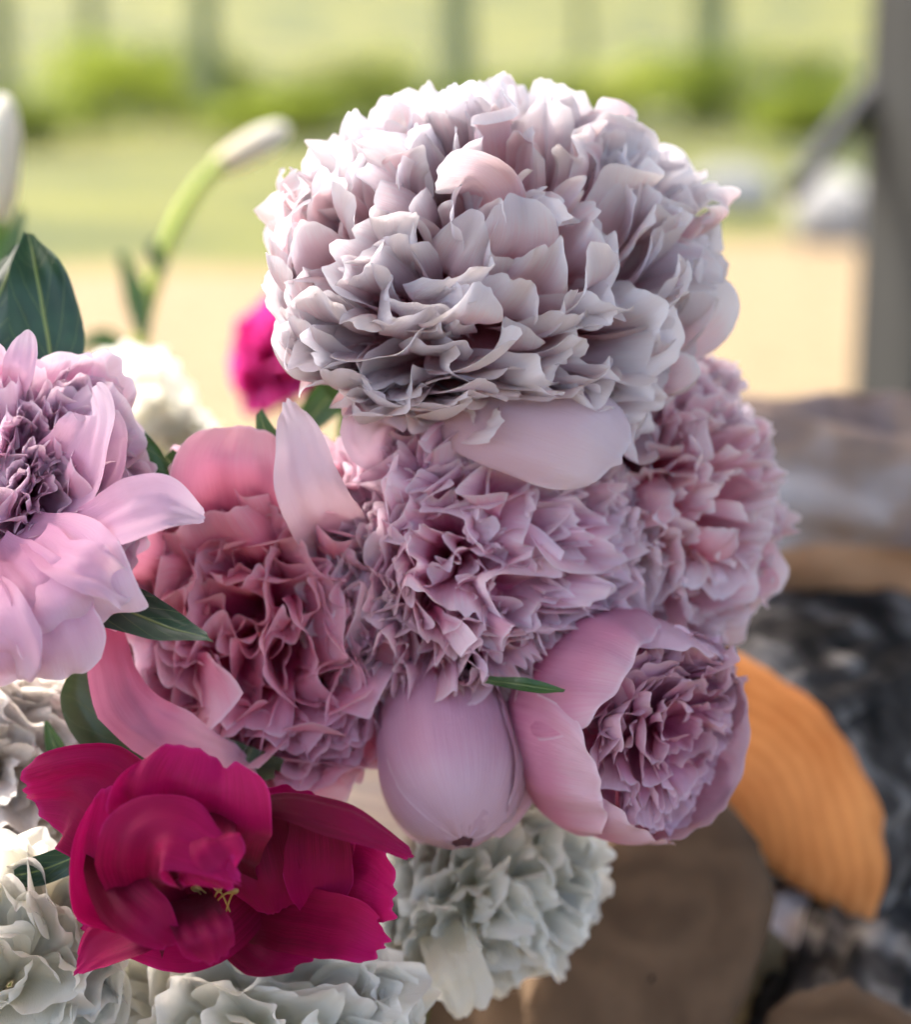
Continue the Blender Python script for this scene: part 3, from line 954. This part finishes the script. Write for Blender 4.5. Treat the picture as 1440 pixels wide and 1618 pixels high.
def shell(root, base, axis, Lpx, Rpx, depth, petals, mat, seed, peak=0.55, power=2.3, wob=0.05):
    """cupped petals lying on an egg round an axis; petals = (azimuth from the viewer's side towards up, half angle, reach 0..1, radius factor, flare)"""
    rng = np.random.default_rng(seed)
    a = P(base[0], base[1], depth)
    ax = D(*axis)
    L, Rm = px2m(Lpx, depth), px2m(Rpx, depth)
    u1 = -FW - ax * (-FW @ ax); u1 /= np.linalg.norm(u1)
    u2 = np.cross(ax, u1)
    if u2 @ (UP - 0.2 * RT) < 0: u2 = -u2
    wf = warp_field(rng, wob * 0.6, 0.8, 2.2, 6)
    for az, half, reach, rk, flare in petals:
        nv_, nu_ = 30, 35
        s_ = np.linspace(-1, 1, nu_)[None]
        v_ = np.linspace(0, 1, nv_)[:, None]
        kr = 0.85
        al = np.clip((v_ - 0.4) / 0.6, 0, 1)
        mg = sum(rng.uniform(-1, 1) * np.sin((3 + 4 * k) * s_ + rng.uniform(0, 6.28)) / (1 + 0.6 * k) for k in range(6)) * 0.012
        t = reach * (np.minimum(v_ / 0.4, 1) * 0.5 + 0.5 * al * np.sqrt(1 - kr * s_ ** 2 / 2) + mg * al ** 2)
        t = np.minimum(t, 1.0)
        sx = s_ * np.sqrt(1 - kr * al ** 2 / 2)
        rad = np.sqrt(np.clip(1 - np.abs((np.clip(t, 0, 1) - peak) / np.where(t < peak, peak * 1.03, 1 - peak + 0.005)) ** power, 0.0, 1))
        wav = sum(rng.uniform(0.3, 1) * np.sin(rng.uniform(2, 6) * s_ + rng.uniform(0, 6.28) + 2 * t) for k in range(3)) * 0.016 * t
        wav = wav + sum(np.sin(rng.uniform(7, 15) * s_ + rng.uniform(0, 6.28) + rng.uniform(-2, 2) * t) for k in range(3)) * 0.008 * np.sin(3.0 * np.clip(t, 0, 1))
        rim = np.maximum(v_ ** 2, np.abs(s_) * np.minimum(1, 2 * v_)) ** 6
        rad = rk * rad + wav + flare * np.clip((t / reach - 0.6) / 0.4, 0, 1) ** 2 + rim * 0.02 * np.sin(13 * s_ + 9 * v_ + rng.uniform(0, 6))
        ang = R(az) + sx * R(half)
        V = a + ax * (t * L)[..., None] + Rm * rad[..., None] * (np.cos(ang)[..., None] * u1 + np.sin(ang)[..., None] * u2)
        p = (V.reshape(-1, 3) - a) / Rm
        p = wf(p)
        U = np.stack([np.broadcast_to(s_, t.shape), np.broadcast_to(v_, t.shape)], -1)
        put('petal', (p * Rm + a).reshape(V.shape), U, mat, root)


# ------------------------------------------------------------------ the bouquet
# big pale pink bloom at the top
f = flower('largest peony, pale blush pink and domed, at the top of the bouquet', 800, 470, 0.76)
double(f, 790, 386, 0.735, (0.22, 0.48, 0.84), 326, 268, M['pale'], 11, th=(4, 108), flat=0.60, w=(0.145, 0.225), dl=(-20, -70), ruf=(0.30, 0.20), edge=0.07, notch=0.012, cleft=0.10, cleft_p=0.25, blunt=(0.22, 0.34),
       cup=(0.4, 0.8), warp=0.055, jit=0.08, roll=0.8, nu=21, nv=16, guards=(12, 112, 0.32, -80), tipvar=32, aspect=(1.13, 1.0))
stem(f, 830, 500, 0.80)
filler(f, 760, 520, 0.80, 260, [190, 215, 240], 300)


# dusty lilac pink bloom in the middle
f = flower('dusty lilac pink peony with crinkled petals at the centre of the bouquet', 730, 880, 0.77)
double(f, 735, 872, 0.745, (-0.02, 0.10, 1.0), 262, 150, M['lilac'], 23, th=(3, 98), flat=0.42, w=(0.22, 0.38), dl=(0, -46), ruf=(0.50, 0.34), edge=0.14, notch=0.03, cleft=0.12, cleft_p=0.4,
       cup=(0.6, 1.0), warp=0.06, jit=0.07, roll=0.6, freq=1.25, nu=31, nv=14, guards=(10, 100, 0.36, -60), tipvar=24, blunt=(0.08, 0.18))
filler(f, 735, 870, 0.80, 270, [20, 340, 310, 285, 250], 310)
stem(f, 740, 900, 0.80)
lg = M['lilac_guard']
shell(f, (695, 640), (0.90, -0.36, 0.22), 350, 92, 0.745, [(30, 80, 0.95, 1.0, 0.0), (-10, 40, 0.80, 0.93, 0.02)], lg, 41, peak=0.62, power=2.6, wob=0.14)
hand(f, 0.715, [(540, 860, 3), (500, 780, 0), (470, 715, -0.5), (452, 636, 0)], [60, 66, 56, 30], lg, 2, cup=0.6, ruf=0.2, edge=0.08, rnd=0.3)
hand(f, 0.72, [(640, 720, 3), (590, 690, 0), (610, 650, 0), (660, 612, 0)], [40, 50, 46, 30], lg, 3, cup=0.5, ruf=0.3, edge=0.14, notch=0.03, rnd=0.2, wob=0.14)

# rose pink bloom lower left of the centre
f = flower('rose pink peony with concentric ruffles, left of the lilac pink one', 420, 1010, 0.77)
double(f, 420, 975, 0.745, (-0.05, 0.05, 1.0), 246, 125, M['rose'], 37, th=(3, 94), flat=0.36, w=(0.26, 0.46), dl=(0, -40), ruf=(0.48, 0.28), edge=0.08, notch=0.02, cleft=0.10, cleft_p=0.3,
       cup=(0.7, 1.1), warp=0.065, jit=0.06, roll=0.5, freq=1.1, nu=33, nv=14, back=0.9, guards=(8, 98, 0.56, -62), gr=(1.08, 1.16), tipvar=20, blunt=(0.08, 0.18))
filler(f, 415, 985, 0.80, 260, [200, 230, 260, 290, 320], 320)
stem(f, 420, 1060, 0.80)
hand(f, 0.725, [(400, 860, 3), (385, 800, 1), (375, 730, 0), (385, 668, 0.5)], [70, 105, 112, 90], M['rose_guard'], 1, cup=0.6, ruf=0.03, edge=0.02, notch=0.01, rnd=0.45, pw=2.2)
hand(f, 0.722, [(158, 985, 0.5), (176, 1075, -0.4), (222, 1145, -0.6), (300, 1190, -0.2), (400, 1212, 1.0)], [30, 44, 54, 54, 40], M['rose_guard'], 3, cup=0.8, ruf=0.08, edge=0.05, notch=0.01, rnd=0.15, wob=0.10, hint=(0.4, 0.5, 0.8))
leaf(f, 0.735, [(400, 1180, 0), (390, 1210, 0), (400, 1240, 0)], [55, 58, 40], M['sepal'], 1, name='sepal')
leaf(f, 0.725, [(255, 1200, 0), (200, 1160, 0), (150, 1100, 0), (135, 1050, 0)], [30, 62, 64, 20], M['sepal'], 2, name='sepal', cup=0.8)
leaf(f, 0.74, [(300, 800, 0), (290, 760, 0), (262, 722, 0)], [30, 34, 18], M['leaf2'], 3)
leaf(f, 0.735, [(450, 730, 0), (425, 690, 0), (410, 650, 0)], [18, 18, 6], M['leaf2'], 4)

# orchid pink bloom cut by the left edge
f = flower('orchid pink open peony at the left edge with a pointed petal reaching right', 60, 830, 0.73)
double(f, 40, 785, 0.705, (0.22, 0.08, 1.0), 212, 105, M['orchid'], 41, th=(2, 98), flat=0.40, spread=0.8, w=(0.24, 0.46), dl=(0, -45), ruf=(0.42, 0.24), edge=0.08, notch=0.02,
       cup=(0.6, 1.0), warp=0.06, jit=0.09, roll=0.6, nu=29, nv=15, back=0.9, guards=(9, 104, 0.50, -50), gr=(1.0, 1.08), tipvar=24, blunt=(0.1, 0.2))
stem(f, 60, 850, 0.78)
hand(f, 0.665, [(110, 850, 3), (190, 815, 0), (255, 800, -0.5), (323, 820, 0.5)], [40, 62, 56, 10], M['orchid_guard'], 1, cup=0.6, ruf=0.06, edge=0.02, notch=0.01, rnd=0.15, hint=(0, 0.35, 1))
hand(f, 0.665, [(20, 860, 2.5), (85, 900, 0.4), (130, 940, -0.3), (165, 985, 0.3)], [60, 96, 110, 108], M['orchid_guard'], 2, cup=0.3, ruf=0.26, edge=0.10, notch=0.02, rnd=0.16, wob=0.10, hint=(0, 0.4, 1))
hand(f, 0.66, [(-20, 890, 2.5), (15, 960, 0.4), (45, 1020, -0.3), (65, 1068, 0.3)], [70, 110, 122, 116], M['orchid_guard'], 3, cup=0.3, ruf=0.28, edge=0.10, notch=0.025, rnd=0.16, wob=0.10, hint=(0, 0.4, 1))
hand(f, 0.66, [(-10, 860, 2), (40, 905, 0), (75, 950, -0.4), (95, 1000, 0.2)], [34, 54, 60, 48], M['orchid_guard'], 15, cup=0.7, ruf=0.35, edge=0.14, notch=0.02, rnd=0.2, wob=0.14, hint=(0.3, 0.4, 1))
hand(f, 0.655, [(60, 850, 2), (110, 890, 0), (150, 915, -0.3), (195, 935, 0.3)], [30, 44, 48, 40], M['orchid_guard'], 16, cup=0.7, ruf=0.35, edge=0.14, notch=0.02, rnd=0.2, wob=0.14, hint=(0.1, 0.5, 1))
hand(f, 0.655, [(-60, 900, 2), (-20, 960, 0), (5, 1010, -0.3), (10, 1060, 0.3)], [40, 60, 64, 52], M['orchid_guard'], 17, cup=0.7, ruf=0.35, edge=0.14, notch=0.02, rnd=0.2, wob=0.14, hint=(0.3, 0.4, 1))
hand(f, 0.69, [(60, 800, 3), (130, 720, 0), (160, 650, -0.5), (150, 612, 0)], [50, 80, 70, 40], M['orchid_guard'], 5, cup=0.8, ruf=0.08, edge=0.04, notch=0.02, rnd=0.3, hint=(-0.6, -0.1, 0.8))
hand(f, 0.70, [(100, 800, 3), (160, 740, 0), (180, 690, 0), (170, 640, 0)], [40, 60, 50, 30], M['orchid_guard'], 6, cup=0.6, ruf=0.08, rnd=0.3, hint=(-0.5, 0, 0.8))
hand(f, 0.70, [(20, 640, 2), (28, 590, 0), (36, 550, 0), (40, 521, 0.3)], [24, 26, 26, 20], M['orchid_guard'], 7, cup=0.6, ruf=0.03, edge=0.01, notch=0.0, rnd=0.5)
leaf(f, 0.745, [(90, 640, 0), (75, 540, 0), (55, 440, 0), (42, 368, 1)], [30, 62, 50, 3], M['leaf'], 1, cup=0.4, hint=(0.3, 0, 1))
leaf(f, 0.75, [(-40, 620, 0), (-20, 520, 0), (5, 450, 0), (30, 385, 1)], [30, 60, 48, 3], M['leaf'], 2, cup=-0.3, hint=(-0.3, 0, 1))
leaf(f, 0.725, [(170, 650, 2), (205, 705, 0), (235, 745, 0), (262, 790, 0)], [20, 34, 34, 14], M['leaf2'], 3, hint=(0.3, 0.3, 1))
leaf(f, 0.675, [(120, 940, 2), (200, 965, 0), (265, 992, -1), (330, 1007, -2)], [42, 44, 30, 3], M['leaf'], 4, cup=0.3, hint=(0.1, 0.5, 1))

# magenta bloom
f = flower('deep magenta open peony with few broad petals and hidden stamens', 350, 1400, 0.72)
mg = M['magenta']
hand(f, 0.69, [(330, 1400, 2.5), (230, 1330, 0), (130, 1255, -0.5), (36, 1260, 0)], [50, 95, 108, 90], mg, 1, cup=0.4, ruf=0.14, edge=0.05, notch=0.02, wob=0.12, rnd=0.35, hint=(0.3, -0.2, 1))
hand(f, 0.67, [(330, 1400, 4), (220, 1400, 1), (160, 1350, -0.5), (150, 1270, 0)], [60, 95, 85, 50], mg, 2, cup=0.5, ruf=0.14, edge=0.05, notch=0.02, wob=0.12, rnd=0.3, hint=(0.5, -0.1, 0.8))
hand(f, 0.655, [(340, 1370, 4), (328, 1310, 1), (325, 1260, -0.3), (330, 1198, 0)], [65, 120, 138, 118], mg, 3, cup=0.4, ruf=0.16, edge=0.06, notch=0.03, wob=0.14, cleft=0.08, rnd=0.3, hint=(0, -0.4, 1))
hand(f, 0.645, [(260, 1480, 3), (230, 1400, 0.5), (280, 1320, -1), (390, 1390, -0.5)], [40, 62, 85, 30], mg, 4, cup=0.4, ruf=0.14, edge=0.07, notch=0.03, wob=0.14, rnd=0.3, hint=(0.2, 0.5, 0.8))
hand(f, 0.64, [(330, 1290, 2), (320, 1330, 0), (345, 1370, -0.5), (375, 1405, 0)], [50, 62, 58, 20], mg, 5, cup=-0.3, ruf=0.16, edge=0.08, wob=0.14, notch=0.02, rnd=0.3)
hand(f, 0.665, [(385, 1268, -0.6), (480, 1276, -0.9), (575, 1304, -0.8), (652, 1354, 0.2)], [14, 34, 34, 12], mg, 6, cup=-0.5, ruf=0.10, edge=0.06, notch=0.025, rnd=0.18, hint=(0.1, 0.7, 0.8))
hand(f, 0.675, [(400, 1430, 6), (490, 1410, 5), (570, 1390, 2.4), (634, 1400, -0.4)], [60, 80, 84, 66], mg, 7, cup=0.5, ruf=0.10, edge=0.05, notch=0.025, rnd=0.22, hint=(-0.3, 0.2, 1))
hand(f, 0.67, [(390, 1440, 5), (470, 1455, 2.4), (545, 1470, 0.4), (604, 1490, -0.2)], [44, 58, 54, 40], mg, 8, cup=0.5, ruf=0.12, edge=0.06, notch=0.035, rnd=0.2, hint=(-0.2, 0.4, 1))
hand(f, 0.69, [(400, 1270, 0), (415, 1330, 0.4), (425, 1390, 0.6), (430, 1432, 1.2)], [60, 72, 66, 40], mg, 9, cup=0.4, ruf=0.14, edge=0.06, notch=0.03, rnd=0.26, wob=0.12)
hand(f, 0.688, [(490, 1280, 0), (498, 1340, 0.2), (500, 1400, 0.4), (495, 1445, 1.0)], [44, 54, 50, 34], mg, 10, cup=0.4, ruf=0.14, edge=0.06, notch=0.03, rnd=0.26, wob=0.12)
hand(f, 0.65, [(305, 1410, 3), (310, 1450, 0), (325, 1480, -1), (340, 1514, -0.5)], [28, 46, 50, 40], mg, 11, cup=0.4, ruf=0.14, edge=0.06, notch=0.03, rnd=0.2, hint=(0, 0.6, 1))
hand(f, 0.65, [(170, 1340, 2), (190, 1410, 0), (235, 1450, -0.8), (285, 1482, -0.3)], [40, 52, 46, 24], mg, 12, cup=0.4, ruf=0.10, edge=0.05, notch=0.025, rnd=0.22, hint=(0.3, 0.4, 1))
hand(f, 0.68, [(300, 1430, 3), (230, 1460, 0), (160, 1490, 0), (122, 1528, 0)], [40, 48, 42, 18], mg, 13, cup=0.4, ruf=0.10, edge=0.05, rnd=0.2, hint=(0, 0.4, 1))
hand(f, 0.70, [(400, 1430, 4), (410, 1370, 3.2), (430, 1300, 1.6), (440, 1250, 0)], [120, 170, 170, 120], mg, 14, cup=0.6, ruf=0.08, rnd=0.26, hint=(-0.1, -0.3, 1))
hand(f, 0.70, [(380, 1390, 4), (430, 1450, 2.6), (475, 1480, 1.0), (505, 1500, 0)], [80, 110, 104, 70], mg, 15, cup=0.6, ruf=0.10, edge=0.05, notch=0.03, rnd=0.24, hint=(-0.1, 0.5, 1))
hand(f, 0.695, [(380, 1380, 2), (300, 1430, 1), (220, 1440, 0.5), (130, 1450, 0.5)], [80, 110, 100, 60], mg, 16, cup=0.5, ruf=0.10, edge=0.05, rnd=0.24, hint=(0.2, 0.3, 1))
hand(f, 0.69, [(370, 1400, 4), (430, 1340, 2.4), (490, 1290, 0.8), (530, 1262, 0)], [70, 100, 96, 60], mg, 17, cup=0.5, ruf=0.14, edge=0.06, notch=0.03, rnd=0.22, wob=0.12, hint=(-0.2, -0.2, 1))
rs = np.random.default_rng(5)
for k in range(6):
    a = P(345 + rs.normal() * 16, 1440, 0.685)
    b = P(335 + rs.normal() * 24, 1405 + rs.normal() * 8, 0.668 + rs.normal() * 0.004)
    tube_obj('stamen', catmull([a, (a + b) / 2 + np.array([0, 0, 0.002]), b], 7), [0.0004] * 5 + [0.0009, 0.0007], M['stamen'], f, 6)
stem(f, 350, 1440, 0.72)
leaf(f, 0.74, [(100, 1200, 0), (85, 1175, 0), (72, 1140, 0)], [14, 16, 3], M['leaf2'], 1)
leaf(f, 0.70, [(130, 1350, 0), (60, 1375, 0), (-30, 1390, 0)], [24, 26, 10], M['leaf'], 2)

# closed pink bud hanging below the lilac bloom
f = flower('smooth closed pink peony bud hanging below the lilac pink bloom', 690, 1060, 0.76)
def bud(root, px0, py0, px1, py1, depth, Rpx, mat, lean, n=6, seed=3):
    rng = np.random.default_rng(seed)
    a, b = P(px0, py0, depth), P(px1, py1, depth - lean)
    ax = b - a
    L = np.linalg.norm(ax)
    ax /= L
    x = np.cross(ax, FW); x /= np.linalg.norm(x)
    y = np.cross(ax, x)
    Rm = px2m(Rpx, depth)
    for k in range(n):
        ph0 = k * 2.4 + 0.5
        half = R(rng.uniform(75, 95))
        rk = 1.0 - 0.025 * k
        nv_, nu_ = 30, 34
        s = np.linspace(-1, 1, nu_)
        v = np.linspace(0, 1, nv_)
        tm = (0.965 + 0.02 * rng.random() if k < 2 else 1.0) - (0.09 if k < 3 else 0.03) * np.abs(s) ** 2.5 + 0.008 * np.sin(14 * s + k) + 0.006 * np.sin(31 * s + 2 * k)
        t = v[:, None] * tm[None, :]
        rad = np.sqrt(np.clip(1 - np.abs((np.clip(t, 0, 1) - 0.55) / np.where(t < 0.55, 0.58, 0.46)) ** 2.4, 0.0, 1))
        rad = rk * rad * (1 + 0.02 * np.sin(5 * s + k)[None, :] * t)
        ang = ph0 + s[None, :] * half * (1 + 0.0 * t)
        V = a + ax * (t * L)[..., None] + Rm * rad[..., None] * (np.cos(ang)[..., None] * x + np.sin(ang)[..., None] * y)
        U = np.stack([np.broadcast_to(s[None], t.shape), np.broadcast_to(v[:, None], t.shape)], -1)
        put('petal', V, U, mat, root)
shell(f, (685, 1000), (0.12, -0.80, 0.58), 372, 110, 0.775, [(200, 95, 1.2, 0.90, 0), (80, 95, 1.2, 0.915, 0), (-80, 95, 1.2, 0.93, 0), (50, 70, 1.12, 0.955, 0), (-25, 86, 1.10, 0.985, 0.0), (-92, 42, 0.94, 1.03, 0.0)], M['bud'], 31, peak=0.60, power=2.3, wob=0.06)
hand(f, 0.745, [(790, 1140, 1), (820, 1190, 0), (805, 1260, 0), (750, 1318, 0.5)], [30, 36, 44, 54], M['bud'], 21, cup=0.3, ruf=0.12, edge=0.06, rnd=0.25, hint=(0.4, 0.2, 1))
hand(f, 0.765, [(640, 1120, 1), (640, 1200, 0), (670, 1270, 0), (710, 1318, 0.5)], [40, 50, 56, 56], M['bud'], 22, cup=0.3, ruf=0.12, edge=0.06, rnd=0.25, hint=(-0.3, 0.2, 1))
stem(f, 690, 1020, 0.765)
leaf(f, 0.705, [(770, 1075, 1), (820, 1082, 0), (860, 1088, 0), (893, 1092, 0)], [8, 13, 11, 2], M['leaf2'], 1, hint=(0, 0.7, 1))

# half open candy pink bloom at the lower right
f = flower('half open candy pink peony with cupped outer petals at the lower right', 1010, 1120, 0.77)
double(f, 1062, 1150, 0.735, (0.60, -0.12, 0.79), 162, 74, M['cup'], 53, th=(4, 92), flat=0.40, w=(0.22, 0.38), dl=(0, -48), ruf=(0.36, 0.22), edge=0.08, notch=0.02,
       cup=(0.6, 0.9), warp=0.06, roll=0.6, nu=23, nv=14, back=1.0, jit=0.08, tipvar=24, blunt=(0.1, 0.22))
shell(f, (862, 1100), (0.68, -0.14, 0.715), 365, 172, 0.775, [(180, 70, 0.84, 0.93, 0.03), (232, 52, 0.82, 0.95, 0.03), (135, 52, 0.82, 0.95, 0.02), (92, 50, 0.83, 0.99, 0.0), (-72, 46, 0.80, 1.0, 0.04), (38, 50, 0.74, 1.03, 0.0), (-30, 40, 0.72, 1.05, 0.03)], M['cup'], 33, peak=0.5, power=2.2, wob=0.07)
stem(f, 960, 1120, 0.78)
leaf(f, 0.80, [(1040, 1280, 0), (1045, 1305, 0), (1048, 1328, 0)], [10, 11, 2], M['leaf'], 1, name='sepal')

# pale pink bloom turned to the right, behind the others
f = flower('shaded pale pink peony turned away on the right edge of the bouquet', 1080, 800, 0.82)
double(f, 1062, 768, 0.79, (0.62, 0.10, 0.75), 232, 190, M['dusk'], 61, th=(4, 108), flat=0.62, w=(0.16, 0.30), dl=(0, -66), ruf=(0.3, 0.18), edge=0.07, notch=0.02,
       cup=(0.5, 0.8), warp=0.05, roll=0.8, nu=21, nv=14, aspect=(0.95, 1.12), guards=(10, 106, 0.40, -66), tipvar=30)
stem(f, 1080, 800, 0.84)

# white and cream blooms along the bottom
f = flower('white ruffled peony below the pink bud at the bottom', 760, 1430, 0.80)
double(f, 765, 1415, 0.785, (0.15, -0.10, 1.0), 190, 170, M['white'], 71, th=(4, 106), flat=0.5, w=(0.14, 0.25), dl=(0, -62), ruf=(0.32, 0.2), edge=0.08, notch=0.02, warp=0.05, roll=0.8, nu=19, nv=13, guards=(8, 106, 0.34, -60), tipvar=30)
hand(f, 0.76, [(700, 1470, 2), (720, 1520, 0), (735, 1560, 0), (740, 1600, 0.5)], [36, 44, 42, 32], M['white'], 1, cup=0.4, ruf=0.25, edge=0.12, rnd=0.25, wob=0.12)
hand(f, 0.775, [(720, 1340, 2), (650, 1290, 0), (580, 1265, 0), (500, 1245, 0.5)], [50, 66, 62, 40], M['cream'], 3, cup=0.3, ruf=0.2, edge=0.1, rnd=0.22, hint=(0, 0.4, 1))
hand(f, 0.785, [(700, 1380, 2), (640, 1330, 0), (600, 1290, 0), (580, 1230, 0.5)], [60, 76, 72, 50], M['white'], 4, cup=0.3, ruf=0.2, edge=0.1, rnd=0.22, hint=(0, 0.2, 1))
stem(f, 760, 1440, 0.80)
f = flower('large white peony tucked beneath the magenta bloom at the bottom', 360, 1600, 0.74)
double(f, 365, 1635, 0.73, (0.0, 0.25, 1.0), 290, 78, M['white'], 73, th=(4, 100), flat=0.42, w=(0.25, 0.45), dl=(0, -62), ruf=(0.26, 0.18), edge=0.08, notch=0.02, warp=0.05, roll=0.6, nu=27, nv=15, aspect=(1.0, 0.75), guards=(10, 104, 0.5, -64), blunt=(0.18, 0.3))
stem(f, 370, 1640, 0.76)
f = flower('creamy white peony with broad petals in the bottom left corner', 10, 1540, 0.72)
double(f, -10, 1540, 0.70, (0.15, 0.1, 1.0), 200, 55, M['white'], 79, th=(4, 100), flat=0.45, w=(0.28, 0.52), dl=(0, -62), ruf=(0.24, 0.16), edge=0.07, notch=0.02, warp=0.05, roll=0.6, nu=27, nv=15, guards=(8, 106, 0.5, -64), blunt=(0.18, 0.3))
stem(f, 0, 1560, 0.74)
f = flower('blush cream peony at the left edge above the bottom corner', 10, 1230, 0.78)
double(f, 10, 1230, 0.76, (0.2, 0.1, 1.0), 185, 110, M['cream'], 83, th=(4, 106), flat=0.5, w=(0.18, 0.34), dl=(0, -64), ruf=(0.26, 0.16), edge=0.07, notch=0.02, warp=0.05, roll=0.7, nu=19, nv=13, guards=(7, 106, 0.44, -62))
hand(f, 0.78, [(60, 1260, 1), (120, 1200, 0), (160, 1130, 0), (180, 1060, 0.7)], [70, 90, 90, 70], M['white'], 1, cup=0.3, ruf=0.04, rnd=0.3)
stem(f, 10, 1240, 0.78)

# sunlit stems and flowers on the far side
f = flower('blurred hot pink peony behind the bouquet, left of the big pale bloom', 450, 590, 1.22, name='peony')
double(f, 445, 565, 1.22, (-0.2, 0.2, 1.0), 85, 30, M['hot'], 91, th=(4, 108), flat=0.8, w=(0.4, 0.6), nu=13, nv=10)
stem(f, 455, 600, 1.22)
f = flower('small blurred red pink bud below the big pale bloom', 520, 610, 0.90, name='peony_bud')
bud(f, 540, 640, 520, 555, 0.90, 36, M['magenta'], 0.0, seed=9)
leaf(f, 0.79, [(560, 640, 0), (520, 580, 0), (500, 530, 0), (480, 480, 0)], [26, 38, 34, 6], M['leaf2'], 5, hint=(0.3, 0.2, 1))
leaf(f, 0.84, [(470, 680, 0), (510, 640, 0), (545, 600, 0), (570, 560, 0)], [18, 30, 26, 6], M['leaf2'], 6)
stem(f, 545, 650, 0.90)
f = flower('drooping white bud on a long arching green stem behind the left blooms', 205, 690, 1.05, name='drooping_bud')
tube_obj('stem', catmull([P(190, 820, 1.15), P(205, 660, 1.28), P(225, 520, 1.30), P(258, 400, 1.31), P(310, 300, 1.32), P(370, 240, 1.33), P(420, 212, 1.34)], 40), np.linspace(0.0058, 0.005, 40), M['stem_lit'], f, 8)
bud(f, 335, 268, 455, 200, 1.33, 24, M['white'], 0.0, n=5, seed=4)
leaf(f, 1.29, [(225, 530, 0), (215, 470, 0), (190, 400, 0)], [10, 22, 6], M['leaf2'], 1)
leaf(f, 1.29, [(205, 600, 0), (170, 540, 0), (120, 550, 0)], [10, 22, 6], M['leaf2'], 2)
leaf(f, 1.29, [(255, 430, 0), (245, 405, 0), (240, 380, 0)], [9, 12, 6], M['leaf'], 3)
f = flower('sunlit white peony blurred behind the orchid pink bloom', 240, 640, 1.02)
double(f, 215, 630, 1.03, (0.0, 0.6, 0.8), 105, 44, M['white'], 95, th=(4, 108), flat=0.8, w=(0.25, 0.4), nu=13, nv=10)
stem(f, 240, 660, 1.03)
f = flower('small sunlit white bloom blurred low behind the rose pink peony', 300, 680, 1.02)
double(f, 290, 690, 1.04, (0.2, 0.6, 0.8), 55, 30, M['white'], 96, th=(4, 108), flat=0.8, w=(0.3, 0.5), nu=11, nv=9)
stem(f, 290, 710, 1.04)
f = flower('white bud blurred at the left edge high above the dark leaf', 5, 300, 1.1, name='peony_bud')
bud(f, 0, 350, 4, 150, 1.1, 30, M['white'], 0.0, n=5, seed=6)
tube_obj('stem', catmull([P(0, 345, 1.1), P(-10, 420, 1.1), P(0, 600, 1.05), P(20, 800, 1.0)], 24), 0.004, M['stem'], f, 8)
leaf(f, 1.08, [(-10, 480, 0), (15, 400, 0), (35, 330, 0)], [16, 24, 5], M['leaf2'], 1)

# leaves grow from their stem, limbs from their trunk
for o in list(COL.objects):
    if o.parent is None and o.type == 'EMPTY':
        ch = list(o.children)
        for host, kinds in (('stem', ('leaf',)), ('trunk', ('limb',))):
            h = [c for c in ch if c.name.split('.')[0] == host]
            if h:
                for c in ch:
                    if c.name.split('.')[0] in kinds:
                        c.parent = h[0]
